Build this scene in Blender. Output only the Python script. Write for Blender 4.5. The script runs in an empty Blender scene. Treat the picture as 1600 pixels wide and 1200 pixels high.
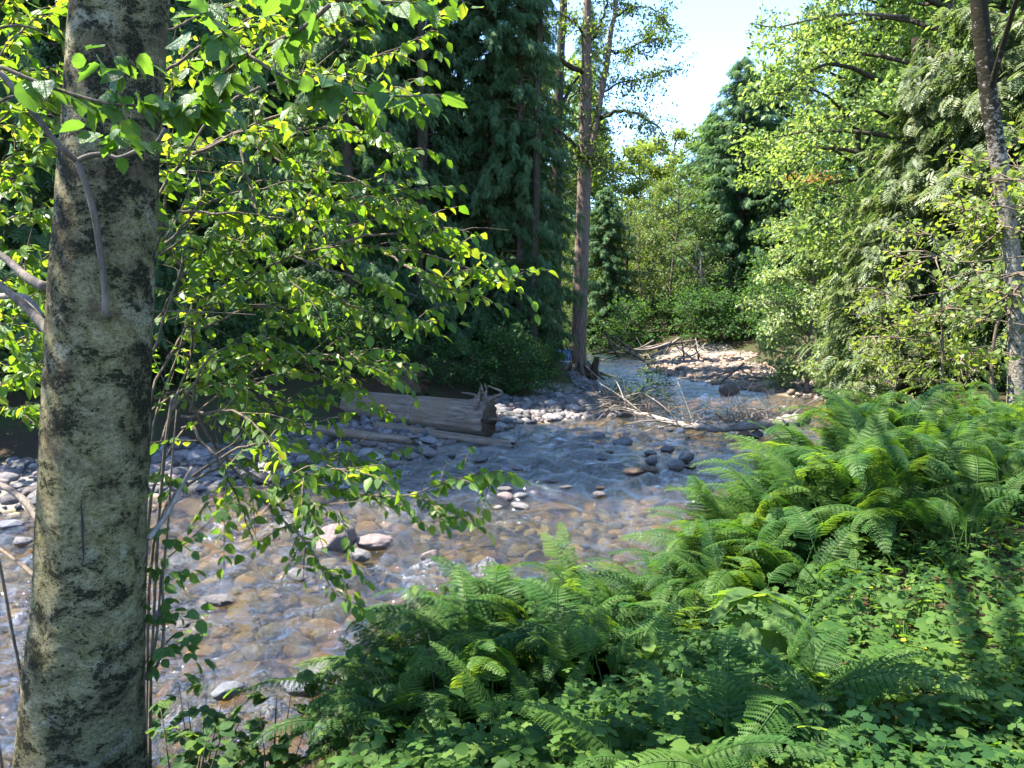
import bpy, math
import numpy as np
from mathutils import Vector, Matrix, Quaternion

# ---------------------------------------------------------------- camera, sky, sun, exposure
scene = bpy.context.scene
C = scene.collection
rad = math.radians
FPX = 1209.0
PITCH = math.atan(130.0 / FPX)
EYE = np.array([0.0, 0.0, 3.0])
cam_data = bpy.data.cameras.new("camera")
cam_data.sensor_width = 36.0
cam_data.lens = 36.0 * FPX / 1600.0
cam_data.clip_start = 0.05
cam_data.clip_end = 2000.0
cam = bpy.data.objects.new("camera", cam_data)
cam.location = EYE
cam.rotation_euler = (math.pi / 2 - PITCH, 0, 0)
C.objects.link(cam)
scene.camera = cam

SUN_AZ, SUN_EL = rad(-84), rad(60)          # azimuth from +Y, negative = to the left of the view
SUN = Vector((math.sin(SUN_AZ) * math.cos(SUN_EL), math.cos(SUN_AZ) * math.cos(SUN_EL), math.sin(SUN_EL)))
world = bpy.data.worlds.new("World")
scene.world = world
world.use_nodes = True
wn = world.node_tree
sky = wn.nodes.new("ShaderNodeTexSky")
sky.sky_type = 'NISHITA'
sky.sun_disc = False
sky.sun_elevation = SUN_EL
sky.sun_rotation = SUN_AZ % (2 * math.pi)
sky.altitude = 2000
sky.air_density = 1.0
sky.dust_density = 0.2
sky.ozone_density = 5.0
bg = wn.nodes["Background"]
bg.inputs["Strength"].default_value = 0.14
wn.links.new(sky.outputs[0], bg.inputs[0])
sun_data = bpy.data.lights.new("sun", 'SUN')
sun_data.energy = 4.6
sun_data.angle = rad(0.53)
sun_data.color = (1.0, 0.94, 0.84)
sun_ob = bpy.data.objects.new("sun", sun_data)
sun_ob.rotation_euler = SUN.to_track_quat('Z', 'Y').to_euler()
sun_ob.location = (-30, 30, 40)
C.objects.link(sun_ob)
vs = scene.view_settings
vs.view_transform = 'Standard'
vs.look = 'None'
vs.exposure = 2.6
vs.gamma = 1.0
vs.use_curve_mapping = False
cy = scene.cycles
cy.use_denoising = True
cy.max_bounces = 9
cy.diffuse_bounces = 6
cy.glossy_bounces = 3
cy.transmission_bounces = 6
cy.transparent_max_bounces = 10
cy.sample_clamp_indirect = 6.0
cy.caustics_reflective = False
cy.caustics_refractive = False

# ---------------------------------------------------------------- helpers
def px(u, v, Y):
    """point seen at photo pixel (u, v) at world depth Y"""
    xc = (np.asarray(u, float) - 800.0) / FPX
    yc = (600.0 - np.asarray(v, float)) / FPX
    dy = yc * math.sin(PITCH) + math.cos(PITCH)
    dz = yc * math.cos(PITCH) - math.sin(PITCH)
    t = np.asarray(Y, float) / dy
    return np.stack([xc * t, dy * t, EYE[2] + dz * t], -1)

def pz(u, v, z=0.0):
    """point seen at photo pixel (u, v) on the level z"""
    xc = (u - 800.0) / FPX
    yc = (600.0 - v) / FPX
    dy = yc * math.sin(PITCH) + math.cos(PITCH)
    dz = yc * math.cos(PITCH) - math.sin(PITCH)
    t = (z - EYE[2]) / dz
    return np.array([xc * t, dy * t, z])

def link(o, parent=None):
    C.objects.link(o)
    if parent is not None:
        o.parent = parent
    return o

def mesh_data(name, V, faces, smooth=False, tint=None, mat=None):
    V = np.asarray(V, np.float32)
    me = bpy.data.meshes.new(name)
    me.vertices.add(len(V))
    me.vertices.foreach_set("co", V.ravel())
    faces = [np.asarray(f, np.int32) for f in faces if len(f)]
    loops = np.concatenate([f.ravel() for f in faces])
    sizes = np.concatenate([np.full(len(f), f.shape[1], np.int32) for f in faces])
    starts = np.concatenate([[0], np.cumsum(sizes)[:-1]]).astype(np.int32)
    me.loops.add(len(loops))
    me.loops.foreach_set("vertex_index", loops)
    me.polygons.add(len(sizes))
    me.polygons.foreach_set("loop_start", starts)
    if smooth:
        me.polygons.foreach_set("use_smooth", np.ones(len(sizes), bool))
    if tint is not None:
        tint = np.asarray(tint, np.float32)
        if tint.ndim == 1:
            a = me.attributes.new("tint", 'FLOAT', 'POINT')
            a.data.foreach_set("value", tint)
        else:
            a = me.attributes.new("tint", 'FLOAT_COLOR', 'POINT')
            a.data.foreach_set("color", np.concatenate([tint, np.ones((len(tint), 1), np.float32)], 1).ravel())
    me.update(calc_edges=True)
    if mat is not None:
        me.materials.append(mat)
    return me

def obj(name, me, parent=None, loc=None):
    o = bpy.data.objects.new(name, me)
    if loc is not None:
        o.location = loc
    return link(o, parent)

def empty(name, loc=(0, 0, 0)):
    o = bpy.data.objects.new(name, None)
    o.location = loc
    o.empty_display_size = 0.2
    return link(o)

def tag(o, label, cat, group=None, kind=None):
    if label: o["label"] = label
    if cat: o["category"] = cat
    if group: o["group"] = group
    if kind: o["kind"] = kind
    return o

class MB:
    def __init__(s):
        s.V, s.F, s.T, s.n = [], [], [], 0
    def add(s, V, faces, tint=None):
        V = np.asarray(V, float)
        for f in faces:
            if len(f): s.F.append(np.asarray(f) + s.n)
        s.V.append(V); s.n += len(V)
        if tint is not None:
            t = np.asarray(tint, float)
            s.T.append(np.full(len(V), t) if t.ndim == 0 else t)
        return s
    def data(s, name, mat, smooth=False):
        T = np.concatenate(s.T) if s.T else None
        by = {}
        for f in s.F: by.setdefault(f.shape[1], []).append(f)
        return mesh_data(name, np.concatenate(s.V), [np.concatenate(x) for x in by.values()], smooth, T, mat)

def norm(a):
    return a / np.maximum(np.linalg.norm(a, axis=-1, keepdims=True), 1e-9)

def frames(a, n):
    """columns x, a, n' per row: a = length direction, n = approximate normal"""
    a = norm(a)
    x = np.cross(a, n); x = norm(x)
    n2 = np.cross(x, a)
    return x, a, n2

def scatter(TV, TF, pos, a, n, s, tint=None, mb=None):
    x, a, n = frames(a, n)
    s = np.broadcast_to(np.asarray(s, float), (len(pos),))
    TV = np.asarray(TV, float)
    V = pos[:, None, :] + s[:, None, None] * (TV[None, :, 0:1] * x[:, None] + TV[None, :, 1:2] * a[:, None] + TV[None, :, 2:3] * n[:, None])
    k = len(TV)
    off = (np.arange(len(pos)) * k)[:, None, None]
    F = [(np.asarray(f)[None] + off).reshape(-1, np.asarray(f).shape[1]) for f in TF]
    mb = mb or MB()
    mb.add(V.reshape(-1, 3), F, None if tint is None else np.repeat(tint, k))
    return mb

def resample(P, n):
    """Catmull-Rom through the points, n samples"""
    P = np.asarray(P, float)
    if len(P) == 2:
        t = np.linspace(0, 1, n)[:, None]
        return P[0] * (1 - t) + P[1] * t
    Q = np.vstack([2 * P[0] - P[1], P, 2 * P[-1] - P[-2]])
    t = np.linspace(0, len(P) - 1 - 1e-6, n)
    i = t.astype(int); f = (t - i)[:, None]
    p0, p1, p2, p3 = Q[i], Q[i + 1], Q[i + 2], Q[i + 3]
    return 0.5 * (2 * p1 + (p2 - p0) * f + (2 * p0 - 5 * p1 + 4 * p2 - p3) * f ** 2 + (3 * p1 - p0 - 3 * p2 + p3) * f ** 3)

def tube(P, R, k=6, cap=True):
    P = np.asarray(P, float); m = len(P)
    R = np.broadcast_to(np.asarray(R, float), (m,))
    T = norm(np.gradient(P, axis=0))
    up = np.array([0, 0, 1.0]) if abs(T[0, 2]) < 0.9 else np.array([1.0, 0, 0])
    X = norm(np.cross(T, up)); Yv = np.cross(X, T)
    an = np.arange(k) * 2 * np.pi / k
    V = P[:, None] + R[:, None, None] * (np.cos(an)[None, :, None] * X[:, None] + np.sin(an)[None, :, None] * Yv[:, None])
    i = np.arange(m - 1)[:, None] * k; j = np.arange(k)[None]
    F = np.stack([i + j, i + (j + 1) % k, i + k + (j + 1) % k, i + k + j], -1).reshape(-1, 4)
    V = V.reshape(-1, 3)
    if cap:
        V = np.vstack([V, P[0], P[-1]])
        a = np.arange(k)
        c0 = np.stack([np.full(k, m * k), (a + 1) % k, a], -1)
        c1 = np.stack([np.full(k, m * k + 1), (m - 1) * k + a, (m - 1) * k + (a + 1) % k], -1)
        return V, [F, np.vstack([c0, c1])]
    return V, [F]

def vnoise(p, seed=0):
    """value noise, p (n, 2 or 3) -> -1..1"""
    p = np.asarray(p, float)
    i = np.floor(p).astype(np.int64); f = p - i
    f = f * f * (3 - 2 * f)
    d = p.shape[1]
    out = np.zeros(len(p))
    K = np.array([374761393, 668265263, 2147483647][:d], np.int64)
    for c in range(2 ** d):
        b = np.array([(c >> q) & 1 for q in range(d)])
        h = ((i + b) * K).sum(1) + seed * 1274126177
        h = (h ^ (h >> 13)) * 1103515245 & 0x7fffffff
        h = (h ^ (h >> 16)) * 69069 & 0x7fffffff
        h = ((h ^ (h >> 11)) & 0xffff) / 32767.5 - 1
        out += h * np.prod(np.where(b, f, 1 - f), axis=1)
    return out

def fbm(p, octv=4, seed=0):
    p = np.asarray(p, float); a = 1.0; s = 0; r = np.zeros(len(p))
    for k in range(octv):
        r += a * vnoise(p * 2 ** k + 17.3 * k, seed + k); s += a; a *= 0.5
    return r / s

# ---------------------------------------------------------------- materials
def mat_new(name):
    m = bpy.data.materials.new(name); m.use_nodes = True
    nt = m.node_tree; nt.nodes.clear()
    out = nt.nodes.new("ShaderNodeOutputMaterial")
    return m, nt, out

def N(nt, typ, ins=None, **props):
    n = nt.nodes.new(typ)
    for k, v in props.items(): setattr(n, k, v)
    for k, v in (ins or {}).items():
        if isinstance(v, bpy.types.NodeSocket): nt.links.new(v, n.inputs[k])
        else: n.inputs[k].default_value = v
    return n

def ramp(nt, fac, stops, interp='LINEAR'):
    n = nt.nodes.new("ShaderNodeValToRGB")
    e = n.color_ramp.elements
    n.color_ramp.interpolation = interp
    while len(e) < len(stops): e.new(0.5)
    for k, (p, c) in enumerate(stops):
        e[k].position = p
        e[k].color = (c, c, c, 1) if isinstance(c, (int, float)) else (*c, 1)
    nt.links.new(fac, n.inputs[0])
    return n.outputs[0]

def mix(nt, fac, a, b):
    n = nt.nodes.new("ShaderNodeMix"); n.data_type = 'RGBA'
    for s, v in ((n.inputs[0], fac), (n.inputs[6], a), (n.inputs[7], b)):
        if isinstance(v, bpy.types.NodeSocket): nt.links.new(v, s)
        elif isinstance(v, tuple): s.default_value = (*v, 1)
        else: s.default_value = v
    return n.outputs[2]

def mth(nt, op, a, b=0.0, clamp=False):
    n = nt.nodes.new("ShaderNodeMath"); n.operation = op; n.use_clamp = clamp
    for s, v in ((n.inputs[0], a), (n.inputs[1], b)):
        if isinstance(v, bpy.types.NodeSocket): nt.links.new(v, s)
        else: s.default_value = v
    return n.outputs[0]

def noise(nt, vec, scale, detail=4, rough=0.55, dist=0.0):
    n = N(nt, "ShaderNodeTexNoise", {"Scale": scale, "Detail": detail, "Roughness": rough, "Distortion": dist})
    if vec is not None: nt.links.new(vec, n.inputs["Vector"])
    return n.outputs[0]

def mapping(nt, vec, scale):
    n = N(nt, "ShaderNodeMapping", {"Scale": scale}); nt.links.new(vec, n.inputs["Vector"])
    return n.outputs[0]

def leaf_mat(name, cols, trans, tfac=0.5, rough=0.45, source='tint', spec=0.3):
    """thin leaf: reflecting and letting light through; cols = ramp over the leaf's own variation"""
    m, nt, out = mat_new(name)
    if source == 'tint':
        fac = N(nt, "ShaderNodeAttribute", attribute_name="tint").outputs["Fac"]
    else:
        fac = N(nt, "ShaderNodeObjectInfo").outputs["Random"]
    k = len(cols)
    col = ramp(nt, fac, [(i / max(1, k - 1), c) for i, c in enumerate(cols)])
    tcol = ramp(nt, fac, [(i / max(1, k - 1), c) for i, c in enumerate(trans)])
    nrm = None
    if source == 'obj':
        xyz = N(nt, "ShaderNodeSeparateXYZ", {0: N(nt, "ShaderNodeTexCoord").outputs["Object"]})
        ax = mth(nt, 'ABSOLUTE', xyz.outputs[0])
        side = mth(nt, 'ABSOLUTE', mth(nt, 'SINE', mth(nt, 'MULTIPLY', mth(nt, 'SUBTRACT', xyz.outputs[1], mth(nt, 'MULTIPLY', ax, 0.7)), 24.0)))
        vein = mth(nt, 'MAXIMUM', ramp(nt, ax, [(0.0, 1.0), (0.03, 0.0)]), ramp(nt, side, [(0.0, 0.7), (0.22, 0.0)]))
        blot = noise(nt, N(nt, "ShaderNodeTexCoord").outputs["Object"], 4.0, 4, 0.7)
        col = mix(nt, mth(nt, 'MULTIPLY', vein, 0.4), mix(nt, ramp(nt, blot, [(0.35, 0.45), (0.6, 0.0)]), col, (0.02, 0.05, 0.008)), (0.14, 0.2, 0.07))
        tcol = mix(nt, mth(nt, 'MULTIPLY', vein, 0.5), mix(nt, ramp(nt, blot, [(0.35, 0.35), (0.6, 0.0)]), tcol, (0.1, 0.2, 0.01)), (0.08, 0.16, 0.01))
        nrm = N(nt, "ShaderNodeBump", {"Height": mth(nt, 'ADD', vein, blot), "Strength": 0.4, "Distance": 0.02}).outputs[0]
    pb = N(nt, "ShaderNodeBsdfPrincipled", {"Base Color": col, "Roughness": rough, "Specular IOR Level": spec})
    if nrm is not None: nt.links.new(nrm, pb.inputs["Normal"])
    tr = N(nt, "ShaderNodeBsdfTranslucent", {"Color": tcol})
    mx = N(nt, "ShaderNodeMixShader", {0: tfac, 1: pb.outputs[0], 2: tr.outputs[0]})
    nt.links.new(mx.outputs[0], out.inputs[0])
    return m

def bark_mat(name, c0, c1, moss=None, moss_amt=0.5, scale=6.0, stretch=0.25, bump=0.02):
    m, nt, out = mat_new(name)
    tc = N(nt, "ShaderNodeTexCoord").outputs["Object"]
    v = mapping(nt, tc, (1, 1, stretch))
    a = noise(nt, v, scale * 3, 6, 0.7)
    col = mix(nt, ramp(nt, a, [(0.35, 0.0), (0.68, 1.0)]), c0, c1)
    if moss is not None:
        b = noise(nt, tc, scale * 0.5, 5, 0.65)
        col = mix(nt, ramp(nt, b, [(0.62 - moss_amt * 0.3, 0.0), (0.70 - moss_amt * 0.3, 1.0)]), col, moss)
    bp = N(nt, "ShaderNodeBump", {"Height": a, "Strength": 0.8, "Distance": bump})
    pb = N(nt, "ShaderNodeBsdfPrincipled", {"Base Color": col, "Roughness": 0.9, "Specular IOR Level": 0.2, "Normal": bp.outputs[0]})
    nt.links.new(pb.outputs[0], out.inputs[0])
    return m

M = {}
M['bark_grey'] = bark_mat("bark_grey", (0.05, 0.04, 0.032), (0.19, 0.155, 0.125), (0.045, 0.055, 0.018), 0.15)
M['bark_dark'] = bark_mat("bark_dark", (0.02, 0.016, 0.012), (0.08, 0.062, 0.048), (0.03, 0.04, 0.014), 0.3)
M['bark_red'] = bark_mat("bark_red", (0.08, 0.056, 0.046), (0.27, 0.2, 0.17), (0.05, 0.055, 0.025), 0.02, scale=9, stretch=0.12, bump=0.04)
M['twig'] = bark_mat("twig", (0.07, 0.052, 0.035), (0.2, 0.155, 0.11), None, scale=20)
M['twig_dead'] = bark_mat("twig_dead", (0.12, 0.1, 0.085), (0.33, 0.28, 0.235), None, scale=14)
M['stem_green'] = bark_mat("stem_green", (0.06, 0.12, 0.02), (0.1, 0.17, 0.04), None, scale=14)

def alder_bark():
    m, nt, out = mat_new("bark_alder")
    tc = N(nt, "ShaderNodeTexCoord").outputs["Object"]
    flat = mapping(nt, tc, (1.0, 1.0, 1.3))
    big = noise(nt, flat, 4.5, 6, 0.62, 0.8)
    mid = noise(nt, flat, 11.0, 7, 0.75, 0.5)
    fine = noise(nt, mapping(nt, tc, (1, 1, 1.4)), 60.0, 6, 0.8)
    speck = noise(nt, tc, 170.0, 3, 0.7)
    pale = mix(nt, ramp(nt, mid, [(0.40, 0.0), (0.58, 1.0)]), (0.39, 0.335, 0.19), (0.32, 0.28, 0.11))
    pale = mix(nt, ramp(nt, noise(nt, flat, 5.0, 5, 0.65), [(0.5, 0.0), (0.62, 0.85)]), pale, (0.17, 0.125, 0.07))
    pale = mix(nt, ramp(nt, noise(nt, flat, 4.0, 5, 0.6, 1.0), [(0.57, 0.0), (0.64, 1.0)]), pale, (0.47, 0.425, 0.28))
    pale = mix(nt, ramp(nt, fine, [(0.40, 0.75), (0.56, 0.0)]), pale, (0.055, 0.05, 0.03))
    s = mth(nt, 'ADD', mth(nt, 'MULTIPLY', big, 0.62), mth(nt, 'ADD', mth(nt, 'MULTIPLY', mid, 0.72), mth(nt, 'MULTIPLY', fine, 0.8)))
    dark = mix(nt, ramp(nt, speck, [(0.45, 0.0), (0.62, 1.0)]), (0.012, 0.012, 0.007), (0.06, 0.056, 0.034))
    z = N(nt, "ShaderNodeSeparateXYZ", {0: tc}).outputs[2]
    low = N(nt, "ShaderNodeMapRange", {0: z, 1: 0.0, 2: 0.55, 3: 0.16, 4: 0.0}).outputs[0]
    s = mth(nt, 'ADD', s, low)
    col = mix(nt, ramp(nt, mth(nt, 'MULTIPLY', s, 0.5), [(0.536, 0.0), (0.566, 0.97)]), pale, dark)
    h = mth(nt, 'ADD', mth(nt, 'MULTIPLY', mid, 0.8), mth(nt, 'MULTIPLY', fine, 0.6))
    bp = N(nt, "ShaderNodeBump", {"Height": h, "Strength": 1.0, "Distance": 0.035})
    pb = N(nt, "ShaderNodeBsdfPrincipled", {"Base Color": col, "Roughness": 0.95, "Specular IOR Level": 0.1, "Normal": bp.outputs[0]})
    nt.links.new(pb.outputs[0], out.inputs[0])
    return m
M['bark_alder'] = alder_bark()

def mossy_alder_bark():
    m, nt, out = mat_new("bark_mossy")
    tc = N(nt, "ShaderNodeTexCoord").outputs["Object"]
    mid = noise(nt, mapping(nt, tc, (1, 1, 1.6)), 9.0, 6, 0.7, 0.3)
    pale = mix(nt, ramp(nt, noise(nt, tc, 30, 5, 0.7), [(0.4, 0.0), (0.6, 1.0)]), (0.09, 0.075, 0.06), (0.3, 0.27, 0.22))
    z = N(nt, "ShaderNodeSeparateXYZ", {0: tc}).outputs[2]
    up = N(nt, "ShaderNodeMapRange", {0: z, 1: 2.6, 2: 5.5, 3: 0.0, 4: 0.26}).outputs[0]
    s = mth(nt, 'ADD', mid, up)
    col = mix(nt, ramp(nt, s, [(0.58, 0.0), (0.66, 1.0)]), pale, (0.02, 0.017, 0.01))
    bp = N(nt, "ShaderNodeBump", {"Height": mid, "Strength": 0.8, "Distance": 0.03})
    pb = N(nt, "ShaderNodeBsdfPrincipled", {"Base Color": col, "Roughness": 0.95, "Specular IOR Level": 0.1, "Normal": bp.outputs[0]})
    nt.links.new(pb.outputs[0], out.inputs[0])
    return m
M['bark_mossy'] = mossy_alder_bark()

def wood_mat(name, c0, c1, c2):
    m, nt, out = mat_new(name)
    tc = N(nt, "ShaderNodeTexCoord").outputs["Object"]
    v = mapping(nt, tc, (0.3, 3.0, 3.0))
    a = noise(nt, v, 5.0, 9, 0.78, 0.6)
    b = noise(nt, tc, 1.3, 4, 0.6)
    col = mix(nt, ramp(nt, a, [(0.36, 0.0), (0.64, 1.0)]), c0, c1)
    col = mix(nt, ramp(nt, b, [(0.5, 0.0), (0.66, 0.8)]), col, c2)
    bp = N(nt, "ShaderNodeBump", {"Height": a, "Strength": 1.0, "Distance": 0.03})
    pb = N(nt, "ShaderNodeBsdfPrincipled", {"Base Color": col, "Roughness": 0.88, "Specular IOR Level": 0.25, "Normal": bp.outputs[0]})
    nt.links.new(pb.outputs[0], out.inputs[0])
    return m
M['log'] = wood_mat("weathered_wood", (0.05, 0.035, 0.025), (0.27, 0.205, 0.15), (0.16, 0.105, 0.065))
M['log_brown'] = wood_mat("rotting_wood", (0.04, 0.028, 0.018), (0.17, 0.12, 0.07), (0.05, 0.05, 0.02))

def rock_mat(name, attr):
    m, nt, out = mat_new(name)
    tc = N(nt, "ShaderNodeTexCoord").outputs["Object"]
    if attr: base = N(nt, "ShaderNodeAttribute", attribute_name="tint").outputs["Color"]
    else: base = N(nt, "ShaderNodeObjectInfo").outputs["Color"]
    a = noise(nt, tc, 9.0 if attr else 5.0, 6, 0.7)
    f = noise(nt, tc, 60.0 if attr else 30.0, 4, 0.7)
    k = ramp(nt, a, [(0.3, 0.62), (0.7, 1.25)])
    k2 = ramp(nt, f, [(0.3, 0.72), (0.7, 1.2)])
    def mul(x, y):
        n = nt.nodes.new("ShaderNodeMix"); n.data_type = 'RGBA'; n.blend_type = 'MULTIPLY'
        n.inputs[0].default_value = 1.0
        nt.links.new(x, n.inputs[6]); nt.links.new(y, n.inputs[7]); return n.outputs[2]
    col = mul(mul(base, k), k2)
    pz_ = N(nt, "ShaderNodeSeparateXYZ", {0: N(nt, "ShaderNodeNewGeometry").outputs["Position"]}).outputs[2]
    wet = ramp(nt, mth(nt, 'ADD', mth(nt, 'MULTIPLY', pz_, 6.0), mth(nt, 'MULTIPLY', a, 0.5)), [(0.52, 1.0), (0.66, 0.0)])
    col = mix(nt, mth(nt, 'MULTIPLY', wet, 0.42), col, (0.02, 0.018, 0.013)) if not attr else col
    bp = N(nt, "ShaderNodeBump", {"Height": mth(nt, 'ADD', a, f), "Strength": 0.8, "Distance": 0.04})
    pb = N(nt, "ShaderNodeBsdfPrincipled", {"Base Color": col, "Roughness": mth(nt, 'SUBTRACT', 0.8, mth(nt, 'MULTIPLY', wet, 0.5)), "Specular IOR Level": 0.35, "Normal": bp.outputs[0]})
    nt.links.new(pb.outputs[0], out.inputs[0])
    return m
M['rock'] = rock_mat("river_rock", False)
M['cobble'] = rock_mat("cobble", True)

LB = dict(
  shrub=([(0.04, 0.10, 0.012), (0.06, 0.13, 0.015), (0.075, 0.15, 0.015), (0.11, 0.17, 0.02)], [(0.14, 0.3, 0.014), (0.23, 0.4, 0.015), (0.33, 0.48, 0.018), (0.5, 0.55, 0.03)]),
  alder=([(0.045, 0.11, 0.022), (0.06, 0.13, 0.025)], [(0.13, 0.28, 0.025), (0.2, 0.36, 0.025)]),
  far_yellow=([(0.075, 0.12, 0.025), (0.11, 0.15, 0.03), (0.13, 0.17, 0.04)], [(0.16, 0.26, 0.02), (0.26, 0.36, 0.03), (0.34, 0.40, 0.05)]),
  right=([(0.075, 0.135, 0.035), (0.125, 0.19, 0.05), (0.19, 0.245, 0.08)], [(0.18, 0.3, 0.04), (0.28, 0.41, 0.06), (0.40, 0.49, 0.09)]),
  pale=([(0.14, 0.2, 0.085), (0.2, 0.265, 0.12), (0.26, 0.32, 0.16)], [(0.22, 0.32, 0.06), (0.32, 0.42, 0.09), (0.4, 0.48, 0.12)]),
  airy=([(0.045, 0.08, 0.03), (0.07, 0.11, 0.03), (0.1, 0.13, 0.03)], [(0.08, 0.15, 0.02), (0.16, 0.24, 0.02), (0.24, 0.3, 0.03)]),
  cedar=([(0.045, 0.09, 0.042), (0.08, 0.15, 0.068), (0.16, 0.235, 0.11)], [(0.09, 0.19, 0.045), (0.15, 0.27, 0.06), (0.23, 0.34, 0.08)]),
  hemlock=([(0.07, 0.11, 0.04), (0.12, 0.155, 0.065), (0.2, 0.21, 0.11)], [(0.08, 0.15, 0.03), (0.15, 0.21, 0.04), (0.24, 0.26, 0.08)]),
  under=([(0.03, 0.075, 0.025), (0.05, 0.11, 0.035), (0.075, 0.14, 0.045)], [(0.05, 0.13, 0.02), (0.09, 0.19, 0.02), (0.15, 0.25, 0.03)]),
  ground=([(0.022, 0.062, 0.018), (0.05, 0.105, 0.024), (0.075, 0.135, 0.028), (0.11, 0.165, 0.035)], [(0.06, 0.16, 0.015), (0.12, 0.24, 0.015), (0.2, 0.33, 0.02), (0.34, 0.44, 0.035)]),
  broad=([(0.085, 0.15, 0.045), (0.11, 0.18, 0.055)], [(0.2, 0.34, 0.03), (0.28, 0.4, 0.04)]),
  fern=([(0.026, 0.078, 0.022), (0.045, 0.11, 0.024), (0.08, 0.15, 0.026)], [(0.07, 0.19, 0.015), (0.14, 0.28, 0.018), (0.29, 0.41, 0.025)]),
)
for k_, (c_, t_) in LB.items():
    M[k_] = leaf_mat("leaf_" + k_, c_, t_, 0.46 if k_ in ('cedar', 'hemlock') else 0.48, spec=0.12 if k_ in ('ground', 'fern', 'cedar', 'under') else 0.3, rough=0.55 if k_ in ('ground', 'fern', 'cedar', 'under') else 0.45)
for k_ in ('shrub', 'alder', 'fern', 'ground', 'under', 'broad'):
    M[k_ + '_obj'] = leaf_mat("leaf_single_" + k_, *LB[k_], 0.45, source='obj', rough=0.36 if k_ in ('shrub', 'alder') else 0.5, spec=0.3 if k_ in ('shrub', 'alder') else 0.14)
M['dead_leaf'] = leaf_mat("leaf_dead", [(0.25, 0.1, 0.03), (0.32, 0.14, 0.05)], [(0.3, 0.12, 0.03), (0.35, 0.16, 0.04)], 0.4)
M['moss'] = leaf_mat('moss_tuft', [(0.02, 0.018, 0.01), (0.05, 0.046, 0.02), (0.12, 0.11, 0.07)], [(0.05, 0.06, 0.01), (0.08, 0.09, 0.02), (0.1, 0.1, 0.04)], 0.3, rough=0.9, spec=0.05)
M['litter'] = leaf_mat("leaf_litter", [(0.06, 0.035, 0.018), (0.13, 0.075, 0.035), (0.2, 0.13, 0.07)], [(0.08, 0.04, 0.015), (0.12, 0.06, 0.02), (0.15, 0.09, 0.03)], 0.25, rough=0.8, spec=0.1)
M['fern_dead'] = leaf_mat("fern_dead", [(0.13, 0.075, 0.03), (0.2, 0.13, 0.05)], [(0.14, 0.07, 0.02), (0.2, 0.12, 0.03)], 0.35, source='obj', rough=0.7, spec=0.1)
M['petal'] = leaf_mat("petal_yellow", [(0.75, 0.5, 0.01), (0.8, 0.55, 0.02)], [(0.6, 0.4, 0.01), (0.6, 0.4, 0.01)], 0.3, source='obj')

def ground_mat():
    m, nt, out = mat_new("forest_ground")
    tc = N(nt, "ShaderNodeTexCoord").outputs["Object"]
    g = N(nt, "ShaderNodeAttribute", attribute_name="tint").outputs["Fac"]
    a = noise(nt, tc, 1.2, 6, 0.65); b = noise(nt, tc, 18.0, 5, 0.7)
    soil = mix(nt, b, (0.018, 0.013, 0.008), (0.075, 0.052, 0.032))
    soil = mix(nt, ramp(nt, a, [(0.45, 0.0), (0.6, 0.8)]), soil, (0.03, 0.05, 0.014))
    sand = mix(nt, b, (0.1, 0.085, 0.07), (0.3, 0.26, 0.21))
    bed = mix(nt, b, (0.05, 0.036, 0.016), (0.17, 0.12, 0.05))
    col = mix(nt, ramp(nt, g, [(0.30, 0.0), (0.42, 1.0)]), bed, sand)
    col = mix(nt, ramp(nt, g, [(0.62, 0.0), (0.8, 1.0)]), col, soil)
    bp = N(nt, "ShaderNodeBump", {"Height": b, "Strength": 0.8, "Distance": 0.05})
    pb = N(nt, "ShaderNodeBsdfPrincipled", {"Base Color": col, "Roughness": 0.95, "Specular IOR Level": 0.1, "Normal": bp.outputs[0]})
    nt.links.new(pb.outputs[0], out.inputs[0])
    return m
M['ground_sheet'] = ground_mat()

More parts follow.
